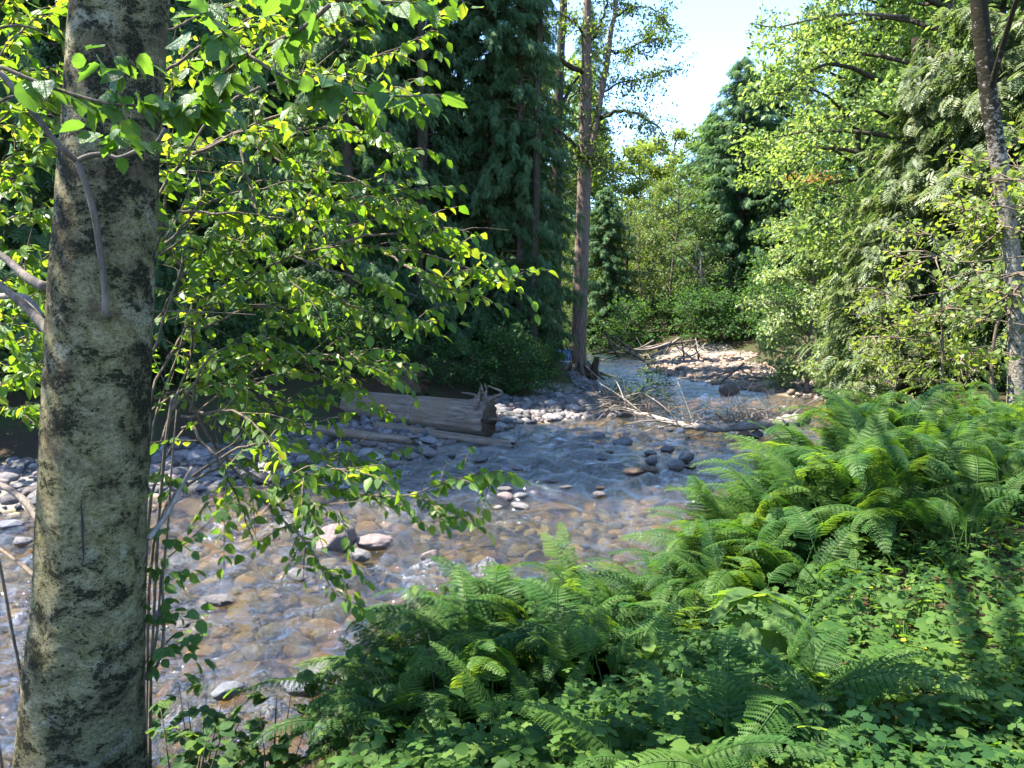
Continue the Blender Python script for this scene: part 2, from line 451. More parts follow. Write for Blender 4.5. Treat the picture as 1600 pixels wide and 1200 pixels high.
def water_mat():
    m, nt, out = mat_new("creek_water")
    tc = N(nt, "ShaderNodeTexCoord").outputs["Object"]
    v = mapping(nt, tc, (1.0, 0.75, 1.0))
    a = noise(nt, v, 7.0, 3, 0.6, 1.2)
    b = noise(nt, v, 22.0, 4, 0.62, 1.0)
    h = mth(nt, 'ADD', mth(nt, 'MULTIPLY', a, 1.0), mth(nt, 'MULTIPLY', b, 0.5))
    bp = N(nt, "ShaderNodeBump", {"Height": h, "Strength": 0.75, "Distance": 0.1})
    bs = N(nt, "ShaderNodeBump", {"Height": h, "Strength": 0.25, "Distance": 0.07})
    at_ = N(nt, "ShaderNodeSeparateXYZ", {0: N(nt, "ShaderNodeAttribute", attribute_name="tint").outputs["Vector"]})
    foam, depth = at_.outputs[0], at_.outputs[1]
    tint = ramp(nt, depth, [(0.0, (0.97, 0.95, 0.88)), (0.25, (0.87, 0.83, 0.66)), (0.5, (0.7, 0.69, 0.52)), (0.9, (0.48, 0.52, 0.42))])
    gl = N(nt, "ShaderNodeBsdfGlossy", {"Color": (1, 1, 1, 1), "Roughness": 0.03, "Normal": bp.outputs[0]})
    tr = N(nt, "ShaderNodeBsdfTransparent", {"Color": tint})
    rf_ = N(nt, "ShaderNodeBsdfRefraction", {"Color": tint, "IOR": 1.33, "Roughness": 0.0, "Normal": bs.outputs[0]})
    th = N(nt, "ShaderNodeMixShader", {0: 0.28, 1: tr.outputs[0], 2: rf_.outputs[0]})
    fr = mth(nt, 'POWER', N(nt, "ShaderNodeFresnel", {"IOR": 1.34}).outputs[0], 0.62)
    mx = N(nt, "ShaderNodeMixShader", {0: fr, 1: th.outputs[0], 2: gl.outputs[0]})
    fn = noise(nt, v, 34.0, 5, 0.75, 1.0)
    ff = mth(nt, 'MULTIPLY', foam, ramp(nt, fn, [(0.5, 0.0), (0.72, 0.75)]), True)
    df = N(nt, "ShaderNodeBsdfDiffuse", {"Color": (0.8, 0.83, 0.85, 1), "Normal": bp.outputs[0]})
    mx2 = N(nt, "ShaderNodeMixShader", {0: ff, 1: mx.outputs[0], 2: df.outputs[0]})
    nt.links.new(mx2.outputs[0], out.inputs[0])
    return m
M['water'] = water_mat()

def paint_mat(name, c0, c1, rough=0.5):
    m, nt, out = mat_new(name)
    tc = N(nt, "ShaderNodeTexCoord").outputs["Object"]
    col = mix(nt, noise(nt, tc, 6, 5, 0.7), c0, c1)
    pb = N(nt, "ShaderNodeBsdfPrincipled", {"Base Color": col, "Roughness": rough})
    nt.links.new(pb.outputs[0], out.inputs[0])
    return m
M['blue'] = paint_mat("blue_paint", (0.06, 0.16, 0.5), (0.12, 0.26, 0.62))
M['teal'] = paint_mat("teal_paint", (0.1, 0.3, 0.4), (0.16, 0.4, 0.5))
M['white'] = paint_mat("white_paint", (0.6, 0.63, 0.66), (0.78, 0.8, 0.82))
M['crack'] = paint_mat("bark_crack", (0.012, 0.008, 0.006), (0.04, 0.028, 0.02), 0.95)
# ---------------------------------------------------------------- terrain and creek
LEFT = np.array([(-1, 56), (1.5, 50), (3.4, 44), (3.5, 38), (3.1, 33), (3.0, 28), (2.9, 24.5), (3.6, 22.4), (3.9, 20.9), (2.6, 19.7), (1.2, 19.3),
                 (0.2, 18.6), (-0.3, 17.6), (-1.3, 16.0), (-2.4, 14.0), (-4.0, 12.5), (-7, 10.9), (-12, 9.4), (-30, 7.5)], float)
RIGHT = np.array([(-30, -4), (-12, 1.0), (-6, 2.9), (-3.4, 3.6), (-1.5, 3.95), (-0.3, 4.75), (1.3, 6.3), (2.6, 8.2), (4.2, 10.8), (6.2, 14.3),
                  (7.6, 17.2), (8.9, 19.8), (10.0, 21.6), (9.6, 23.4), (8.0, 25.6), (6.9, 28.5), (6.2, 31), (5.8, 33.5), (6.2, 36), (7.6, 38.5),
                  (7.6, 42), (7.0, 45.5), (5, 50), (2, 56)], float)

def dist_poly(P, L):
    d = np.full(len(P), 1e9)
    for a, b in zip(L[:-1], L[1:]):
        ab = b - a
        t = np.clip(((P - a) @ ab) / (ab @ ab), 0, 1)
        d = np.minimum(d, np.linalg.norm(P - a - t[:, None] * ab, axis=1))
    return d

def inside(P, L):
    r = np.zeros(len(P), bool); x, y = P[:, 0], P[:, 1]
    for (x0, y0), (x1, y1) in zip(L, np.roll(L, -1, axis=0)):
        c = (y0 > y) != (y1 > y)
        with np.errstate(divide='ignore', invalid='ignore'):
            r ^= c & (x < (x1 - x0) * (y - y0) / (y1 - y0 + 1e-12) + x0)
    return r
POLY = np.vstack([LEFT, RIGHT])
def sstep(a, b, x):
    t = np.clip((x - a) / (b - a), 0, 1); return t * t * (3 - 2 * t)

def terrain(P):
    """height and ground kind (0 bed .. 0.5 gravel .. 1 soil)"""
    P = np.asarray(P, float).reshape(-1, 2)
    x, y = P[:, 0], P[:, 1]
    dl, dr = dist_poly(P, LEFT), dist_poly(P, RIGHT)
    ins = inside(P, POLY)
    d = np.minimum(dl, dr)
    n1 = fbm(P * 0.35, 3, 5); n2 = fbm(P * 1.7, 3, 9)
    zb = -(0.33 + 0.22 * fbm(P * 0.22 + 3.1, 2, 15)) * sstep(0, 1.4, d) - 0.04 + 0.05 * n1 + 0.03 * n2
    # left bank: gravel strip then a soil bank
    zl = 0.02 + 0.09 * np.minimum(dl, 2.6) + 1.0 * sstep(2.2, 5.2, dl) + 0.05 * np.maximum(dl - 5, 0) + 0.25 * n1 * sstep(2.5, 7, dl) + 0.04 * n2
    zl = np.where((y > 25) & (x > -2), 0.02 + 0.5 * sstep(0.1, 1.8, dl) + 0.05 * dl + 0.05 * n2, zl)
    # right bank: steep and soft near the camera, a gravel bar further up
    near = 1 - sstep(17.5, 20.5, y)
    zn = 0.03 + 1.25 * sstep(0.0, 2.1, dr) + 0.02 * np.minimum(dr, 30) + 0.06 * n1 + 0.03 * n2
    zf = 0.02 + 0.055 * np.minimum(dr, 4.5) + 0.9 * sstep(3.6, 7.5, dr) + 0.05 * np.maximum(dr - 6, 0) + 0.05 * n2 + 0.2 * n1 * sstep(4, 8, dr)
    zr = zn * near + zf * (1 - near)
    far = sstep(41, 45, y)
    zr = zr * (1 - far) + (0.05 + 0.9 * sstep(0.2, 2.5, dr) + 0.05 * dr) * far
    isl = dl < dr
    z = np.where(ins, zb, np.where(isl, zl, zr))
    # valley sides rising far away
    z = z + np.where(ins, 0, 0.12 * np.maximum(np.abs(x) - 22, 0) + 0.10 * np.maximum(y - 62, 0))
    z = np.minimum(z, 28 + 2 * n1)
    k = np.where(ins, 0.2, np.where(isl, 0.5 + 0.5 * sstep(1.8, 3.2, dl), 0.5 + 0.5 * np.where(near > 0.5, sstep(0.05, 0.5, dr), sstep(3.2, 5.5, dr))))
    k = np.where((~ins) & isl & (y > 25) & (x > -2), 0.5 + 0.5 * sstep(0.3, 1.4, dl), k)
    k = np.where((~ins) & (~isl) & (y > 43), 0.9, k)
    return z, k
def gz(x, y):
    return float(terrain([(x, y)])[0][0])

def warp(n, lo, hi, c, s):
    t0, t1 = math.asinh((lo - c) / s), math.asinh((hi - c) / s)
    return c + s * np.sinh(np.linspace(t0, t1, n))
gx = warp(330, -320, 320, 0, 7.0); gy = warp(330, -60, 420, 8, 7.0)
X, Y = np.meshgrid(gx, gy)
Pg = np.stack([X.ravel(), Y.ravel()], -1)
zg, kg = terrain(Pg)
nx = len(gx); i_ = np.arange(len(gy) - 1)[:, None] * nx; j_ = np.arange(nx - 1)[None]
Fg = np.stack([i_ + j_, i_ + j_ + 1, i_ + nx + j_ + 1, i_ + nx + j_], -1).reshape(-1, 4)
g = obj("ground", mesh_data("ground", np.column_stack([Pg, zg]), [Fg], True, kg, M['ground_sheet']))
tag(g, None, None, kind='structure')

# water sheet: real waves, finer near the camera
ys = 2.2 * np.exp(np.linspace(0, math.log(60 / 2.2), 490))
ts = np.linspace(-1, 1, 290)
Xw = ts[None] * (ys[:, None] * 0.82 + 1.6); Yw = np.repeat(ys[:, None], len(ts), 1)
Pw = np.stack([Xw.ravel(), Yw.ravel()], -1)
rw = np.random.default_rng(11)
turb = np.clip(0.55 + 0.75 * fbm(Pw * 0.28, 3, 40), 0.12, 1.3)
turb *= 0.55 + 0.45 * sstep(0.0, 1.0, np.minimum(dist_poly(Pw, LEFT), dist_poly(Pw, RIGHT)))
warpx = 0.35 * fbm(Pw * 0.9, 2, 51); warpy = 0.35 * fbm(Pw * 0.9, 2, 52)
hw = np.zeros(len(Pw))
flow = math.atan2(-0.9, -0.45)
for k in range(54):
    lam = 0.16 * (1.1 / 0.16) ** rw.random()
    th = flow + rw.normal(0, 0.85)
    kx, ky = math.cos(th) * 2 * math.pi / lam, math.sin(th) * 2 * math.pi / lam
    ok = 1 / (1 + np.exp((Pw[:, 1] * 0.011 * 2.6 - lam) / 0.05))
    w = np.sin((Pw[:, 0] + warpx) * kx + (Pw[:, 1] + warpy) * ky + rw.random() * 6.28)
    hw += 0.0135 * lam ** 0.9 * (w - 0.35 * np.cos(2 * np.arcsin(np.clip(w, -1, 1)))) * ok
hw = hw * turb * 1.9
# broken water where the creek runs over shallow stones
RIFF = [(450, 830, 1.2, 0.55), (540, 800, 1.0, 0.5), (330, 880, 0.9, 0.7), (620, 895, 0.8, 0.5), (700, 905, 0.7, 0.4), (860, 715, 2.2, 0.5), (720, 690, 1.3, 0.6),
        (1000, 600, 3.2, 0.9), (1060, 622, 2.6, 0.9), (960, 556, 2.5, 1.2), (800, 705, 1.5, 0.5), (60, 1000, 1.6, 0.9), (300, 1100, 0.9, 0.5), (240, 930, 0.8, 0.8), (30, 900, 1.4, 0.8), (540, 960, 0.5, 0.35), (330, 990, 0.6, 0.4)]
foam = np.zeros(len(Pw))
for u, v, ax, ay in RIFF:
    c = pz(u, v)
    foam = np.maximum(foam, 0.42 * np.exp(-((Pw[:, 0] - c[0]) / ax) ** 2 - ((Pw[:, 1] - c[1]) / ay) ** 2))
foam *= 0.35 + 0.65 * sstep(-0.2, 0.5, fbm(Pw * 2.2, 3, 60))
hw += foam * 0.022 * (0.4 + fbm(Pw * 5.0, 3, 61))
foam = np.clip(foam * (0.55 + 18 * np.maximum(hw, 0)), 0, 0.95)
nw = len(ts); i_ = np.arange(len(ys) - 1)[:, None] * nw; j_ = np.arange(nw - 1)[None]
Fw = np.stack([i_ + j_, i_ + j_ + 1, i_ + nw + j_ + 1, i_ + nw + j_], -1).reshape(-1, 4)
zt, _ = terrain(Pw)
keep = (zt < 0.14)[Fw].any(1)
Fw = Fw[keep]
used = np.unique(Fw); remap = np.zeros(len(Pw), np.int64); remap[used] = np.arange(len(used))
w = obj("creek_water", mesh_data("creek_water", np.column_stack([Pw, hw])[used], [remap[Fw]], True, np.column_stack([foam, np.clip(hw - zt, 0, 1), foam * 0])[used], M['water']))
tag(w, None, None, kind='structure')

# ---------------------------------------------------------------- stones
def ico(sub):
    t = (1 + 5 ** 0.5) / 2
    V = [(-1, t, 0), (1, t, 0), (-1, -t, 0), (1, -t, 0), (0, -1, t), (0, 1, t), (0, -1, -t), (0, 1, -t), (t, 0, -1), (t, 0, 1), (-t, 0, -1), (-t, 0, 1)]
    F = [(0, 11, 5), (0, 5, 1), (0, 1, 7), (0, 7, 10), (0, 10, 11), (1, 5, 9), (5, 11, 4), (11, 10, 2), (10, 7, 6), (7, 1, 8), (3, 9, 4), (3, 4, 2), (3, 2, 6), (3, 6, 8), (3, 8, 9), (4, 9, 5), (2, 4, 11), (6, 2, 10), (8, 6, 7), (9, 8, 1)]
    V = [np.array(v) / np.linalg.norm(v) for v in V]
    for _ in range(sub):
        c = {}; F2 = []
        def midp(a, b):
            k = (min(a, b), max(a, b))
            if k not in c:
                m_ = V[a] + V[b]; V.append(m_ / np.linalg.norm(m_)); c[k] = len(V) - 1
            return c[k]
        for a, b, d in F:
            ab, bd, da = midp(a, b), midp(b, d), midp(d, a)
            F2 += [(a, ab, da), (b, bd, ab), (d, da, bd), (ab, bd, da)]
        F = F2
    return np.array(V), np.array(F)

def stone_shape(sub, seed, facet=0.0):
    V, F = ico(sub)
    r = np.random.default_rng(seed)
    s = 1 + 0.22 * fbm(V * 1.1, 2, seed) + 0.07 * fbm(V * 3.5, 2, seed + 7)
    V = V * s[:, None]
    for _ in range(5 if facet else 2):           # broken faces
        n = norm(r.normal(size=3)); dd = (0.62 if facet else 0.78) + 0.2 * r.random()
        h = V @ n
        V = V - np.maximum(h - dd, 0)[:, None] * n * 0.9
    V *= np.array([1, 0.62 + 0.3 * r.random(), 0.42 + 0.28 * r.random()])
    V *= (1 + 0.05 * fbm(V * 5, 2, seed + 20))[:, None] if sub > 1 else 1.0
    V /= np.ptp(V[:, 0])
    return V, F

STONE_COL = np.array([(0.13, 0.12, 0.115), (0.17, 0.155, 0.15), (0.19, 0.15, 0.14), (0.22, 0.175, 0.16), (0.10, 0.1, 0.105), (0.2, 0.185, 0.175), (0.15, 0.12, 0.105), (0.27, 0.25, 0.235), (0.085, 0.08, 0.078)])
WET_COL = np.array([(0.27, 0.165, 0.05), (0.32, 0.21, 0.07), (0.17, 0.13, 0.06), (0.11, 0.09, 0.055), (0.24, 0.13, 0.05), (0.35, 0.26, 0.12), (0.09, 0.08, 0.06), (0.19, 0.16, 0.1)])

ROCKS = [mesh_data("rock", *(lambda vf: (vf[0], [vf[1]]))(stone_shape(3, 100 + k, 1)), True, None, M['rock']) for k in range(9)]
ROCK_H = [float(np.ptp([q.co.z for q in me_.vertices])) for me_ in ROCKS]
def rock(u, v, wpx, shape, col, label, group=None, tall=1.0, name="rock", sink=0.25, rot=None, rr=[np.random.default_rng(77)]):
    r = rr[0]
    p = pz(u, v)
    dist = np.linalg.norm(p - EYE)
    s = wpx / FPX * dist
    o = obj(name, ROCKS[shape % len(ROCKS)])
    hgt = ROCK_H[shape % len(ROCKS)] * s * tall
    o.location = (p[0], p[1] + s * 0.25, max(-0.05, gz(p[0], p[1]) if gz(p[0], p[1]) > 0 else 0) + hgt * (0.5 - sink))
    o.scale = (s, s, s * tall)
    o.rotation_euler = (r.normal(0, 0.08), r.normal(0, 0.08), rot if rot is not None else r.normal(0, 0.35))
    o.color = (*col, 1)
    return tag(o, label, "rock", group)

GREY, PINK, DARK, WHITE, BROWN, BLUE = (0.15, 0.14, 0.135), (0.2, 0.155, 0.145), (0.135, 0.12, 0.115), (0.34, 0.33, 0.31), (0.16, 0.105, 0.07), (0.15, 0.155, 0.17)
HAND = [
 (520, 866, 62, 0, PINK, "large pinkish rock with a speckled top, left of two more at the riffle", 1.25, 0.12),
 (584, 862, 60, 2, PINK, "flat pale pink rock touching a small grey rock in the shallows", 0.9, 0.1),
 (563, 876, 38, 4, GREY, "small grey rock wedged below the flat pink rock", 1.0, 0.15),
 (670, 880, 28, 1, PINK, "upright pink rock alone beside the golden shallows", 1.5, 0.1),
 (462, 906, 34, 6, GREY, "rounded grey rock standing in dark water below the big pinkish rock", 1.0, 0.2),
 (592, 732, 27, 5, WHITE, "white rounded boulder at the edge of the left gravel bank", 1.5, 0.05),
 (813, 797, 36, 3, GREY, "flat dark grey rock rightmost in the small cluster before the ferns", 0.8, 0.15),
 (788, 785, 30, 7, PINK, "middle rounded rock of the small cluster before the ferns", 0.9, 0.15),
 (762, 785, 28, 8, BLUE, "bluish grey rock leftmost in the small cluster before the ferns", 0.9, 0.15),
 (812, 781, 24, 0, GREY, "small grey rock at the back of the cluster before the ferns", 0.8, 0.15),
 (778, 796, 14, 2, WHITE, "tiny white stone below the cluster before the ferns", 1.0, 0.1),
 (790, 768, 26, 4, GREY, "low grey rock just upstream of the small cluster before the ferns", 0.7, 0.2),
 (803, 737, 34, 6, PINK, "wide brownish pink rock breaking the current right of the log", 0.8, 0.2),
 (860, 755, 22, 1, BROWN, "thin brown stone slab barely out of the current", 0.5, 0.2),
 (884, 764, 22, 3, DARK, "dark wet stone at the end of a thin brown slab", 0.7, 0.2),
 (938, 777, 22, 5, DARK, "dark low rock near the fern tips in mid creek", 0.9, 0.2),
 (937, 766, 16, 7, BROWN, "little brown stone above the dark rock near the fern tips", 0.7, 0.2),
 (935, 687, 24, 0, PINK, "domed reddish rock alone in mid creek below the brush", 0.9, 0.15),
 (974, 697, 32, 2, GREY, "broad grey brown rock left of the rock cluster in mid creek", 0.9, 0.15),
 (953, 709, 15, 4, DARK, "small dark stone between the domed rock and the rock cluster", 0.9, 0.15),
 (942, 721, 16, 6, DARK, "black squarish stone in open water left of the cluster", 1.2, 0.1),
 (963, 735, 28, 1, DARK, "flat dark slab just left of the biggest block of the cluster", 0.7, 0.15),
 (991, 744, 36, 3, BROWN, "biggest dark block with a flat top at the front of the cluster", 0.95, 0.1),
 (1017, 739, 30, 5, BROWN, "long brown rock right behind the biggest block of the cluster", 0.7, 0.15),
 (1057, 738, 28, 7, GREY, "grey rock at the right front of the mid creek cluster", 1.1, 0.1),
 (1079, 733, 20, 8, PINK, "pink stone at the right end of the mid creek cluster", 0.9, 0.15),
 (1073, 722, 24, 0, GREY, "rounded grey rock behind the pink stone of the cluster", 1.1, 0.1),
 (1044, 708, 22, 2, DARK, "dark round rock on top of the mid creek cluster", 1.2, 0.1),
 (1019, 726, 20, 4, DARK, "upright dark stone in the middle of the mid creek cluster", 1.3, 0.1),
 (1018, 712, 20, 6, GREY, "grey stone at the back left of the mid creek cluster", 1.0, 0.1),
 (1045, 676, 17, 1, DARK, "black rock standing under the fallen tree trunk", 1.2, 0.05),
 (1164, 689, 24, 3, BROWN, "tall brown rock leaning below the sunlit end of the fallen tree", 1.7, 0.05),
 (1183, 687, 22, 5, DARK, "dark rock tucked behind the tall brown rock", 1.2, 0.1),
 (1141, 618, 40, 1, DARK, "large dark boulder at the waterline of the sunny gravel bar", 1.25, 0.15),
 (470, 1092, 78, 3, BLUE, "big slate grey boulder behind the leafy bank plants", 0.9, 0.15),
 (508, 1068, 60, 5, GREY, "speckled grey boulder above the big slate grey one", 0.95, 0.15),
 (350, 1095, 44, 7, BLUE, "grey rock half under leaves near the alder trunk", 0.8, 0.15),
 (234, 975, 26, 0, BLUE, "angular grey rock touching the right edge of the alder trunk", 1.6, 0.1),
 (278, 985, 28, 2, DARK, "dark rock between the alder trunk and the shallows", 1.0, 0.15),
 (342, 945, 42, 4, DARK, "low dark rock washed by the shallow riffle near the trunk", 0.7, 0.2),
 (252, 975, 34, 6, PINK, "pale pink rock behind the angular grey rock by the trunk", 0.8, 0.15),
 (437, 936, 26, 8, PINK, "small mauve rock in the clear shallows", 0.8, 0.25),
 (30, 855, 30, 1, GREY, "grey rock at the left edge by the sunny shallows", 1.0, 0.1),
 (8, 830, 36, 3, BLUE, "bluish rock cut by the left edge above the sunny shallows", 1.0, 0.1),
 (645, 720, 26, 5, PINK, "purple grey rock on the tip of the left gravel bank", 1.0, 0.15),
 (672, 716, 26, 7, PINK, "reddish rock beside the purple grey rock near the log", 0.9, 0.15),
 (700, 716, 24, 0, GREY, "half sunk grey rock in front of the log", 0.7, 0.2),
 (752, 722, 22, 2, GREY, "grey rock splitting the current below the log end", 0.8, 0.15),
 (615, 731, 34, 4, PINK, "broad mauve rock right of the white boulder", 0.9, 0.15),
 (893, 641, 16, 6, GREY, "pale blue grey rock on the shaded gravel spit", 1.1, 0.1),
 (1017, 583, 22, 1, WHITE, "white driftwood coloured stone near the bar head", 0.8, 0.1),
]
for u, v, wpx, sh, col, lab, tall, sink in HAND:
    rock(u, v, wpx, sh, col, lab, None, tall, sink=sink)

rs = np.random.default_rng(5)
def sample(n, box, ok):
    P = np.column_stack([rs.uniform(box[0], box[1], n), rs.uniform(box[2], box[3], n)])
    z, k = terrain(P)
    return P, z, k
P1, z1, k1 = sample(30000, (-16, 9, 3.5, 23), None)          # near water and left bank
P2, z2, k2 = sample(9000, (2, 16, 20, 40), None)             # gravel bar
P3, z3, k3 = sample(5000, (-1.5, 4.5, 17.5, 29), None)       # shaded spit
P = np.vstack([P1, P2, P3]); z = np.concatenate([z1, z2, z3]); k = np.concatenate([k1, k2, k3])
vis = (np.abs(P[:, 0]) < P[:, 1] * 0.72 + 1.2)
ok = vis & (k < 0.78) & ((k < 0.3) & (rs.random(len(P)) < np.where(P[:, 1] < 14, 0.62, 0.3)) | (k > 0.3) & (rs.random(len(P)) < 0.9))
P, z, k = P[ok], z[ok], k[ok]
size = np.clip(np.exp(rs.normal(-2.1, 0.45, len(P))), 0.04, 0.36)
size = np.where(k < 0.3, size * 1.25, size)
size = np.where((k < 0.3) & (rs.random(len(P)) > np.where(fbm(P * 0.6, 2, 33) > 0.05, 0.26, 0.03)), np.minimum(size, np.maximum((-0.035 - z) / 0.42, 0.05)), size)
under = (z + size * 0.25) < 0.02
dry = (~under) & (k > 0.4)
# the ones that show largest become separate stones
show = np.where(dry, size / np.maximum(P[:, 1], 3), 0)
show[(P[:, 0] < 0) & (P[:, 1] < 8)] *= 0.2
show[np.abs(P[:, 0]) > 0.655 * P[:, 1]] = 0
pick = np.argsort(-show)[:235]
COLN = ["grey", "mid grey", "mauve", "pinkish", "slate grey", "light grey", "brownish grey", "pale", "dark grey"]
MARKS = [(u_, v_, t_) for u_, v_, t_ in [(592, 732, "beside the white rounded boulder"), (645, 722, "near the tip of the left gravel bank"), (700, 700, "in front of the big grey log"), (520, 705, "under the leaves left of the log"), (440, 720, "behind the hanging leaves on the left bank"),
    (360, 735, "on the left bank well left of the log"), (280, 750, "just right of the alder trunk"), (470, 690, "by the pale grey log on the left bank"), (20, 780, "at the left edge behind the alder"), (10, 725, "highest at the left edge of the picture"), (60, 760, "against the left side of the alder trunk"), (10, 810, "at the left edge just above the sunny water"), (330, 760, "between the alder and the hanging bough"), (250, 720, "behind the bare stems right of the alder"), (560, 725, "just left of the white rounded boulder"), (480, 740, "by the water below the left bank leaves"), (40, 840, "at the left edge by the sunny water"), (400, 770, "at the water line under the hanging bough"), (320, 700, "high on the left gravel bank"),
    (785, 655, "beside the root end of the big log"), (830, 640, "below the shaded bank shrubs"), (880, 640, "in the middle of the gravel spit"), (900, 610, "at the foot of the tall forked tree"), (940, 645, "under the left end of the brush heap"), (1010, 640, "under the right end of the brush heap"), (860, 660, "at the water edge of the gravel spit"),
    (1050, 575, "at the far end of the sunny bar"), (1120, 590, "in the middle of the sunny bar"), (1180, 605, "just right of the dark boulder"), (1250, 620, "at the near end of the sunny bar"), (1220, 590, "at the back of the sunny bar")]]
MP = np.array([pz(u_, v_, 0.1)[:2] for u_, v_, _ in MARKS])
for q in pick:
    left = P[q, 0] < 0.0 and P[q, 1] < 20
    spit = (not left) and P[q, 0] < 4.6 and P[q, 1] < 29
    ci = int(rs.integers(len(STONE_COL)))
    col = STONE_COL[ci] * rs.uniform(0.9, 1.25)
    mk = int(np.argmin(np.linalg.norm(MP - P[q], axis=1))); wh = MARKS[mk][2]
    grp = "cobbles on the sunny gravel bar" if MARKS[mk][0] > 1045 else "cobbles on the gravel spit" if MARKS[mk][0] > 780 else "cobbles on the left gravel bank"
    lab = ("large " if size[q] > 0.26 else "middling " if size[q] > 0.2 else "small ") + COLN[ci] + " cobble " + wh
    if not (left or spit): col = col * np.array([1.55, 1.28, 1.0])  # sunlight on the bar put into the stone colour, warmer and brighter
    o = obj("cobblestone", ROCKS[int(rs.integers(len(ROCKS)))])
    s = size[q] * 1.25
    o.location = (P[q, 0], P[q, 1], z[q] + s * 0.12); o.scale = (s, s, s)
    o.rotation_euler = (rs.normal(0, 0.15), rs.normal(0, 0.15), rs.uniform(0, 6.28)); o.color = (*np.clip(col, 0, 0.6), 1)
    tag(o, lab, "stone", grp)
rest = np.ones(len(P), bool); rest[pick] = False
mb = MB()
near = P[:, 1] < 13.5
for sh in range(8):
    for sub, sel0 in ((1, near), (0, ~near)):
        TV, TF = stone_shape(sub if sub else 1, 300 + sh, sh % 3 == 0) if sub else stone_shape(0, 300 + sh)
        sel = np.where(rest & sel0 & (np.arange(len(P)) % 8 == sh))[0]
        if not len(sel): continue
        an = rs.uniform(0, 6.28, len(sel))
        a = np.column_stack([np.cos(an), np.sin(an), rs.normal(0, 0.12, len(sel))])
        nrm = np.column_stack([rs.normal(0, 0.15, (len(sel), 2)), np.ones(len(sel))])
        pos = np.column_stack([P[sel], z[sel] + size[sel] * 0.08])
        x_, a_, n_ = frames(a, nrm)
        base = np.where(under[sel][:, None], WET_COL[rs.integers(len(WET_COL), size=len(sel))], STONE_COL[rs.integers(len(STONE_COL), size=len(sel))]) * rs.uniform(0.75, 1.3, (len(sel), 1)) * np.where(((P[sel, 0] > 4.6) & (P[sel, 1] > 20))[:, None], np.array([1.55, 1.28, 1.0]), 1.0)  # loose bar stones get the same sunlit warming in their colour
        V = pos[:, None] + size[sel][:, None, None] * 1.2 * (TV[None, :, 0:1] * x_[:, None] + TV[None, :, 1:2] * a_[:, None] + TV[None, :, 2:3] * n_[:, None])
        off = (np.arange(len(sel)) * len(TV))[:, None, None]
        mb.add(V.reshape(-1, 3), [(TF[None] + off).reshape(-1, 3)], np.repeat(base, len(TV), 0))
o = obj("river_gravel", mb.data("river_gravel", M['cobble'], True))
tag(o, "cobbles and pebbles of the creek bed and banks, amber under the water", "gravel", kind='stuff')
# ---------------------------------------------------------------- tree builders
def leaf_t(w=0.55, fold=0.1, serr=0.0, n=4):
    """leaf blade of length 1 along y, folded on the midrib, optional toothed edge"""
    ts_ = np.linspace(0, 1, n + 1)
    prof = w * 0.5 * np.sin(np.pi * ts_ ** 0.75) ** 0.8
    mid = [(0, t, -0.12 * t * t) for t in ts_]
    V = list(mid); F4 = []; F3 = []
    for sgn in (1, -1):
        e = []
        for i in range(1, n):
            V.append((sgn * prof[i], ts_[i] - 0.02, fold * prof[i] * 2 - 0.12 * ts_[i] ** 2)); e.append(len(V) - 1)
        def tri(a, b, c): F3.append((a, b, c) if sgn > 0 else (a, c, b))
        tri(0, e[0], 1)
        for i in range(1, n - 1):
            a, b, c, d = i, e[i - 1], e[i], i + 1
            F4.append((a, b, c, d) if sgn > 0 else (a, d, c, b))
            if serr:
                V.append((sgn * (prof[i] + prof[i + 1]) / 2 + sgn * serr, (ts_[i] + ts_[i + 1]) / 2 + 0.06, fold * prof[i]))
                tri(b, len(V) - 1, c)
        tri(n - 1, e[-1], n)
    return np.array(V), [np.array(F3), np.array(F4)]
LEAF_FAR = (np.array([(0, 0, 0), (0.3, 0.45, 0.06), (0, 1, -0.08), (-0.3, 0.45, 0.06)], float), [np.array([(0, 1, 2), (0, 2, 3)])])
LEAF_MID = leaf_t(0.6, 0.12, 0, 3)

